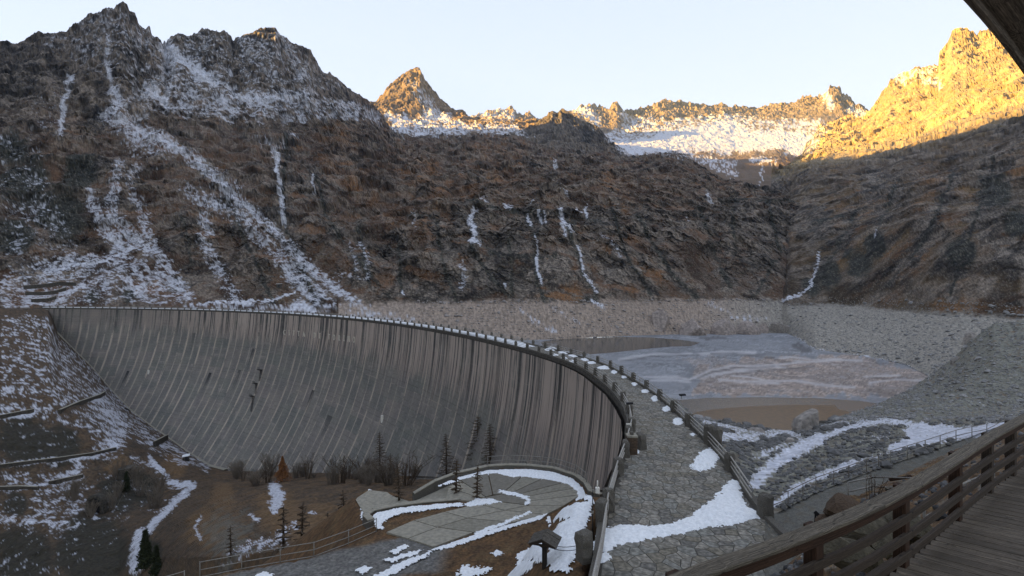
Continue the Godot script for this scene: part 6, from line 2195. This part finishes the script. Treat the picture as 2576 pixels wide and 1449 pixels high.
func build_right_things() -> void:
	var run := []
	for q in [[2239, 1146], [2283, 1130], [2328, 1122], [2364, 1114], [2406, 1108], [2445, 1102], [2483, 1095], [2527, 1086], [2580, 1074]]:
		var p := on("path", q[0], q[1])
		run.append([p.x, -p.z, p.y])
	railing("fence", run, 0.95, M.steel, 0.026, "thin grey rail fence along the upper path beside the snowfield", [0.97, 0.5], "fence")
	run = []
	for q in [[1944, 1292], [1982, 1272], [2021, 1252], [2053, 1236], [2097, 1218], [2136, 1202], [2180, 1186], [2210, 1172], [2239, 1160]]:
		var p := on("path", q[0], q[1])
		run.append([p.x, -p.z, p.y])
	railing("fence", run, 0.9, M.rust, 0.02, "rusty wire fence along the lower path from the ribbed pillar", [0.95, 0.5], "fence")
	# angled tube railing at the top of the bank
	var a := P(2134, 1266, 25.6)
	var b := P(2193, 1252, 26.3)
	var c := P(2290, 1262, 22.6)
	var d := P(2330, 1285, 20.6)
	railing("tube_railing", [[a.x, -a.z, a.y], [b.x, -b.z, b.y], [c.x, -c.z, c.y], [d.x, -d.z, d.y]], 1.05, M.steel, 0.038, "angled tubular railing on the bank beyond the deck rail", [1.0, 0.55, 0.08])
	a = P(2325, 1338, 17.5)
	b = P(2395, 1300, 18.6)
	c = P(2440, 1275, 19.4)
	d = P(2500, 1250, 20.4)
	railing("tube_railing", [[a.x, -a.z, a.y], [b.x, -b.z, b.y], [c.x, -c.z, c.y], [d.x, -d.z, d.y]], 1.0, M.steel, 0.035, "tubular railing seen between the boards of the deck rail", [1.0, 0.5])
	# dark slanted frame
	var f := P(2058, 1322, 23.6)
	var th := thing("notice_frame", f, "dark slanted notice frame on legs beside the gravel path", "sign")
	th.rotation.y = -0.35
	put("leg", board_mesh(Vector3(-0.16, -0.6, 0), Vector3(-0.1, 0.6, 0), Vector3(0, 0, 1), 0.07, 0.07), M.black, th)
	put("leg", board_mesh(Vector3(0.36, -0.6, 0.1), Vector3(0.34, 0.22, 0.1), Vector3(0, 0, 1), 0.06, 0.06), M.black, th)
	put("frame", board_mesh(Vector3(-0.14, 0.62, 0), Vector3(0.42, 0.12, 0.12), Vector3(0, 0, 1), 0.16, 0.05), M.black, th)
	put("panel", box_mesh(Vector3(0.19, -0.1, 0.03), Vector3(0, 0.2, 0), Vector3(0.0, 0, 0.012), Vector3(0.12, 0.1, 0.04)), M.granite, th)
	# yellow marker on the bank edge
	var y := P(2093, 1268, 24.8)
	th = thing("yellow_marker", y, "small yellow barred marker on the edge of the bank", "marker")
	put("stake", tube_mesh([Vector3(0, -0.4, 0), Vector3(0, 0.34, 0)], [0.02]), M.black, th)
	for k in 3: put("bar", box_mesh(Vector3(0.11, 0.02, 0), Vector3(0, 0.03, 0), Vector3(0, 0, 0.02), Vector3(0, 0.06 + k * 0.1, 0.02), 0.2), M.yellow, th)
	# timber edging and stones on the bank
	for q in [[2230, 1240, 2300, 1215, "grey timber edging beyond the angled railing"], [2240, 1214, 2290, 1206, "rusty brown plank lying beside the path"]]:
		var pa := on("verge", q[0], q[1])
		var pb := on("verge", q[2], q[3])
		tag(put("plank", board_mesh(pa + Vector3(0, 0.15, 0), pb + Vector3(0, 0.15, 0), Vector3.UP, 0.16, 0.14), M.wood_grey if q[1] > 1220 else M.wood_brown), q[4], "plank")
	var r := RandomNumberGenerator.new()
	r.seed = 44
	var st := rock_mesh(501, 2, 0.4, 0.8)
	var names := ["largest mossy rock seen under the deck's top rail", "rough brown rock left of the angled railing", "grey angular rock between the two lower deck boards", "pale rock low behind the deck boards", "split rock behind the middle deck post", "dark rock at the foot of the bank by the notice frame"]
	var ps := [[2200, 1345, 14.0, 0.75], [2118, 1292, 22.0, 0.95], [2140, 1400, 11.0, 0.45], [2240, 1372, 11.5, 0.4], [2290, 1330, 13.5, 0.5], [2086, 1318, 22.6, 0.55]]
	for k in 6:
		var q: Array = ps[k]
		var m := put("rock", st, M.mossy if k != 1 and k != 5 else mat(lin(0.12, 0.085, 0.06), 0.95, M.fine, 0.5, M.bumpy, 5.0))
		m.position = P(q[0], q[1], q[2])
		m.scale = Vector3(q[3] * 1.3, q[3], q[3])
		m.rotation.y = k * 1.3
		tag(m, names[k], "rock")
	var mm := []
	var cc := []
	var s: Dictionary = SH["verge"]
	for k in 900:
		var i: int = r.randi() % int(s.cols.size())
		var j := 6 + r.randi() % 90
		var p: Vector3 = s.pts[i * s.nr + j]
		if p.z < -60 or p.x > 40: continue
		var size := r.randf_range(0.04, 0.16) * (2.0 if r.randf() < 0.06 else 1.0)
		mm.append(Transform3D(Basis.from_euler(Vector3(r.randf(), r.randf() * 6, r.randf())).scaled(Vector3.ONE * size), p))
		var g := r.randf_range(0.06, 0.24)
		cc.append(Color(g, g * 0.96, g * 0.88))
	scatter("bank_stones", rock_mesh(77, 1, 0.4, 0.8), M.rock_c, mm, cc, "small stones on the bank below the deck")
	for q in [[2010, 1425, 2034, 1396, "pale metal bar frame holding a grey slab under the deck"]]:
		var pa := P(2030, 1424, 15.0)
		var bn := thing("bar_frame", pa, q[4], "frame")
		put("bar", board_mesh(Vector3(-0.22, 0.34, 0.1), Vector3(0.0, -0.05, 0.2), Vector3.UP, 0.05, 0.05), M.rail, bn)
		put("bar", board_mesh(Vector3(-0.02, 0.42, -0.1), Vector3(0.16, 0.16, -0.1), Vector3.UP, 0.05, 0.05), M.rail, bn)
		put("slab", box_mesh(Vector3(0.16, 0, 0), Vector3(0, 0.03, 0), Vector3(0, 0, 0.2), Vector3(0.14, 0.05, 0.1), 0.2), M.granite, bn)

func build_deck() -> void:
	# top edge of the hand rail, from near to far
	var tops := [P(1560, 1503, 3.42), P(1750, 1433, 3.82), P(2000, 1343, 4.37), P(2280, 1221, 5.45), P(2576, 1046, 8.41), P(2840, 880, 13.0)]
	for i in tops.size(): tops[i].y = CAMY - 2.1
	var dk := thing("deck", Vector3(tops[3].x, CAMY - 3.0, tops[3].z), "weathered plank deck with a brown board railing in the lower right corner", "deck")
	var o := -dk.position
	var line := PackedVector2Array()
	for p in tops: line.append(Vector2(p.x, -p.z))
	line = smooth_path([line[0], line[1], line[2], line[3], line[4], line[5]])
	var dense := []
	var raw := [tops[0], tops[1], tops[2], tops[3], tops[4], tops[5]]
	for i in raw.size() - 1:
		for k in 4:
			var p0: Vector3 = raw[maxi(i - 1, 0)]
			var p3: Vector3 = raw[mini(i + 2, raw.size() - 1)]
			dense.append((raw[i] as Vector3).cubic_interpolate(raw[i + 1], p0, p3, k / 4.0))
	dense.append(raw[-1])
	for i in dense.size(): dense[i] += o
	var sect := [["handrail", 0.15, 0.035, -0.0175, M.wood_grey, 0.06], ["rail_fascia", 0.05, 0.15, -0.115, M.wood_brown, 0.02], ["rail_board", 0.045, 0.085, -0.36, M.wood_dark, 0.03], ["rail_board", 0.045, 0.085, -0.56, M.wood_dark, 0.03], ["rail_board", 0.045, 0.085, -0.76, M.wood_dark, 0.03]]
	for q in sect:
		var st := st_new()
		var u := 0.0
		for i in dense.size() - 1:
			var a: Vector3 = dense[i]
			var b: Vector3 = dense[i + 1]
			var t := (b - a).normalized()
			var s := t.cross(Vector3.UP).normalized()
			var off: Vector3 = s * (q[5] - 0.04) + Vector3(0, q[3], 0)
			board(st, a + off - t * 0.0, b + off + t * 0.004, Vector3.UP, q[1], q[2], u, 0.006)
			u += a.distance_to(b) / 2.2
		st.generate_normals()
		put(q[0], st.commit(), q[4], dk)
	# posts
	for px in [1720.0, 2066.0, 2286.0, 2420.0, 2500.0, 2556.0, 2620.0]:
		for i in dense.size() - 1:
			var a: Vector3 = dense[i] - o
			var b: Vector3 = dense[i + 1] - o
			var xa := scr(a).x
			var xb := scr(b).x
			if xa <= px and xb > px:
				var t := (b - a).normalized()
				var p := a.lerp(b, (px - xa) / (xb - xa)) + o
				var s := t.cross(Vector3.UP).normalized()
				put("rail_post", board_mesh(p + Vector3(0, -1.2, 0) - s * 0.07, p + Vector3(0, -0.036, 0) - s * 0.07, t, 0.12, 0.12), M.wood_brown if px < 2500 else M.wood_dark, dk)
				break
	# floor planks, square to the rail, running back towards the house
	var r := RandomNumberGenerator.new()
	r.seed = 21
	var s_run := 0.0
	var k := 0
	var per := []
	for i in dense.size() - 1:
		var a: Vector3 = dense[i]
		var b: Vector3 = dense[i + 1]
		var l := a.distance_to(b)
		while s_run < l and per.size() < 75:
			per.append([a.lerp(b, s_run / l), (b - a).normalized()])
			s_run += 0.172
		s_run -= l
	var dir: Vector3 = ((tops[4] as Vector3) - (tops[1] as Vector3)).normalized()
	var side: Vector3 = dir.cross(Vector3.UP).normalized()
	for q in per:
		var st0: Vector3 = q[0] + Vector3(0, -0.913, 0) - side * 0.06
		var p := put("deck_plank", board_mesh(st0, st0 + side * 4.4 + dir * 1.32, Vector3.UP, 0.152, 0.03, r.randf() * 5.0, 0.005), M.deck[r.randi() % 4], dk)
		p.position.y = r.randf_range(-0.003, 0.003)
	put("edge_beam", board_mesh(dense[2] + Vector3(0, -1.03, 0), dense[17] + Vector3(0, -1.03, 0), Vector3.UP, 0.08, 0.2), M.wood_dark, dk)
	for i in [3, 9, 15, 18]:
		put("support", board_mesh(dense[i] + Vector3(0, -1.1, 0) + side * 0.5, dense[i] + Vector3(0, -7.0, 0) + side * 0.5, dir, 0.16, 0.16), M.wood_dark, dk)
	# the eave above
	var e0 := P(2400, -42, 2.15)
	var e1 := P(2436, 0, 2.12)
	var e2 := P(2510, 84, 2.35)
	var e3 := P(2576, 174, 2.75)
	var e4 := P(2640, 270, 3.4)
	for p in [e0, e1, e2, e3, e4]: pass
	var hgt := 1.19
	var ev := []
	for q in [[2300, -160], [2400, -42], [2436, 0], [2475, 44], [2512, 88], [2546, 132], [2576, 174], [2610, 226], [2650, 300]]:
		var dd: float = hgt * F / (CY - q[1])
		ev.append(P(q[0], q[1], dd))
	var rf := thing("roof_eave", ev[4], "dark wooden roof eave cutting the upper right corner", "eave")
	var ro := -rf.position
	var fs := st_new()
	var u2 := 0.0
	for i in ev.size() - 1:
		board(fs, ev[i] + ro + Vector3(0, 0.09, 0), ev[i + 1] + ro + Vector3(0, 0.09, 0), Vector3.UP, 0.03, 0.18, u2, 0.004)
		u2 += 0.2
	fs.generate_normals()
	put("fascia", fs.commit(), M.fascia, rf)
	var back_dir := ((ev[6] as Vector3) - (ev[2] as Vector3)).cross(Vector3.UP).normalized()
	var inner := [0.075, 0.2, 0.34, 0.48, 0.62, 0.76, 0.9, 1.04, 1.18, 1.32, 1.46]
	for w in inner.size():
		var bs := st_new()
		for i in ev.size() - 1:
			var q0: Vector3 = ev[i] + ro + back_dir * inner[w] + Vector3(0, 0.03 + 0.2 * inner[w], 0)
			var q1: Vector3 = ev[i + 1] + ro + back_dir * inner[w] + Vector3(0, 0.03 + 0.2 * inner[w], 0)
			board(bs, q0, q1, Vector3.UP, 0.125, 0.02, w * 0.7 + i * 0.2, 0.004)
		bs.generate_normals()
		put("soffit_board", bs.commit(), M.wood_brown if w > 0 else M.fascia, rf)
	var cov := st_new()
	for i in ev.size() - 1:
		var q0: Vector3 = ev[i] + ro + Vector3(0, 0.19, 0) - back_dir * 0.02
		var q1: Vector3 = ev[i + 1] + ro + Vector3(0, 0.19, 0) - back_dir * 0.02
		quad(cov, q0, q1, q1 + back_dir * 1.7 + Vector3(0, 0.36, 0), q0 + back_dir * 1.7 + Vector3(0, 0.36, 0))
	cov.generate_normals()
	put("roof_cover", cov.commit(), M.shingle, rf)
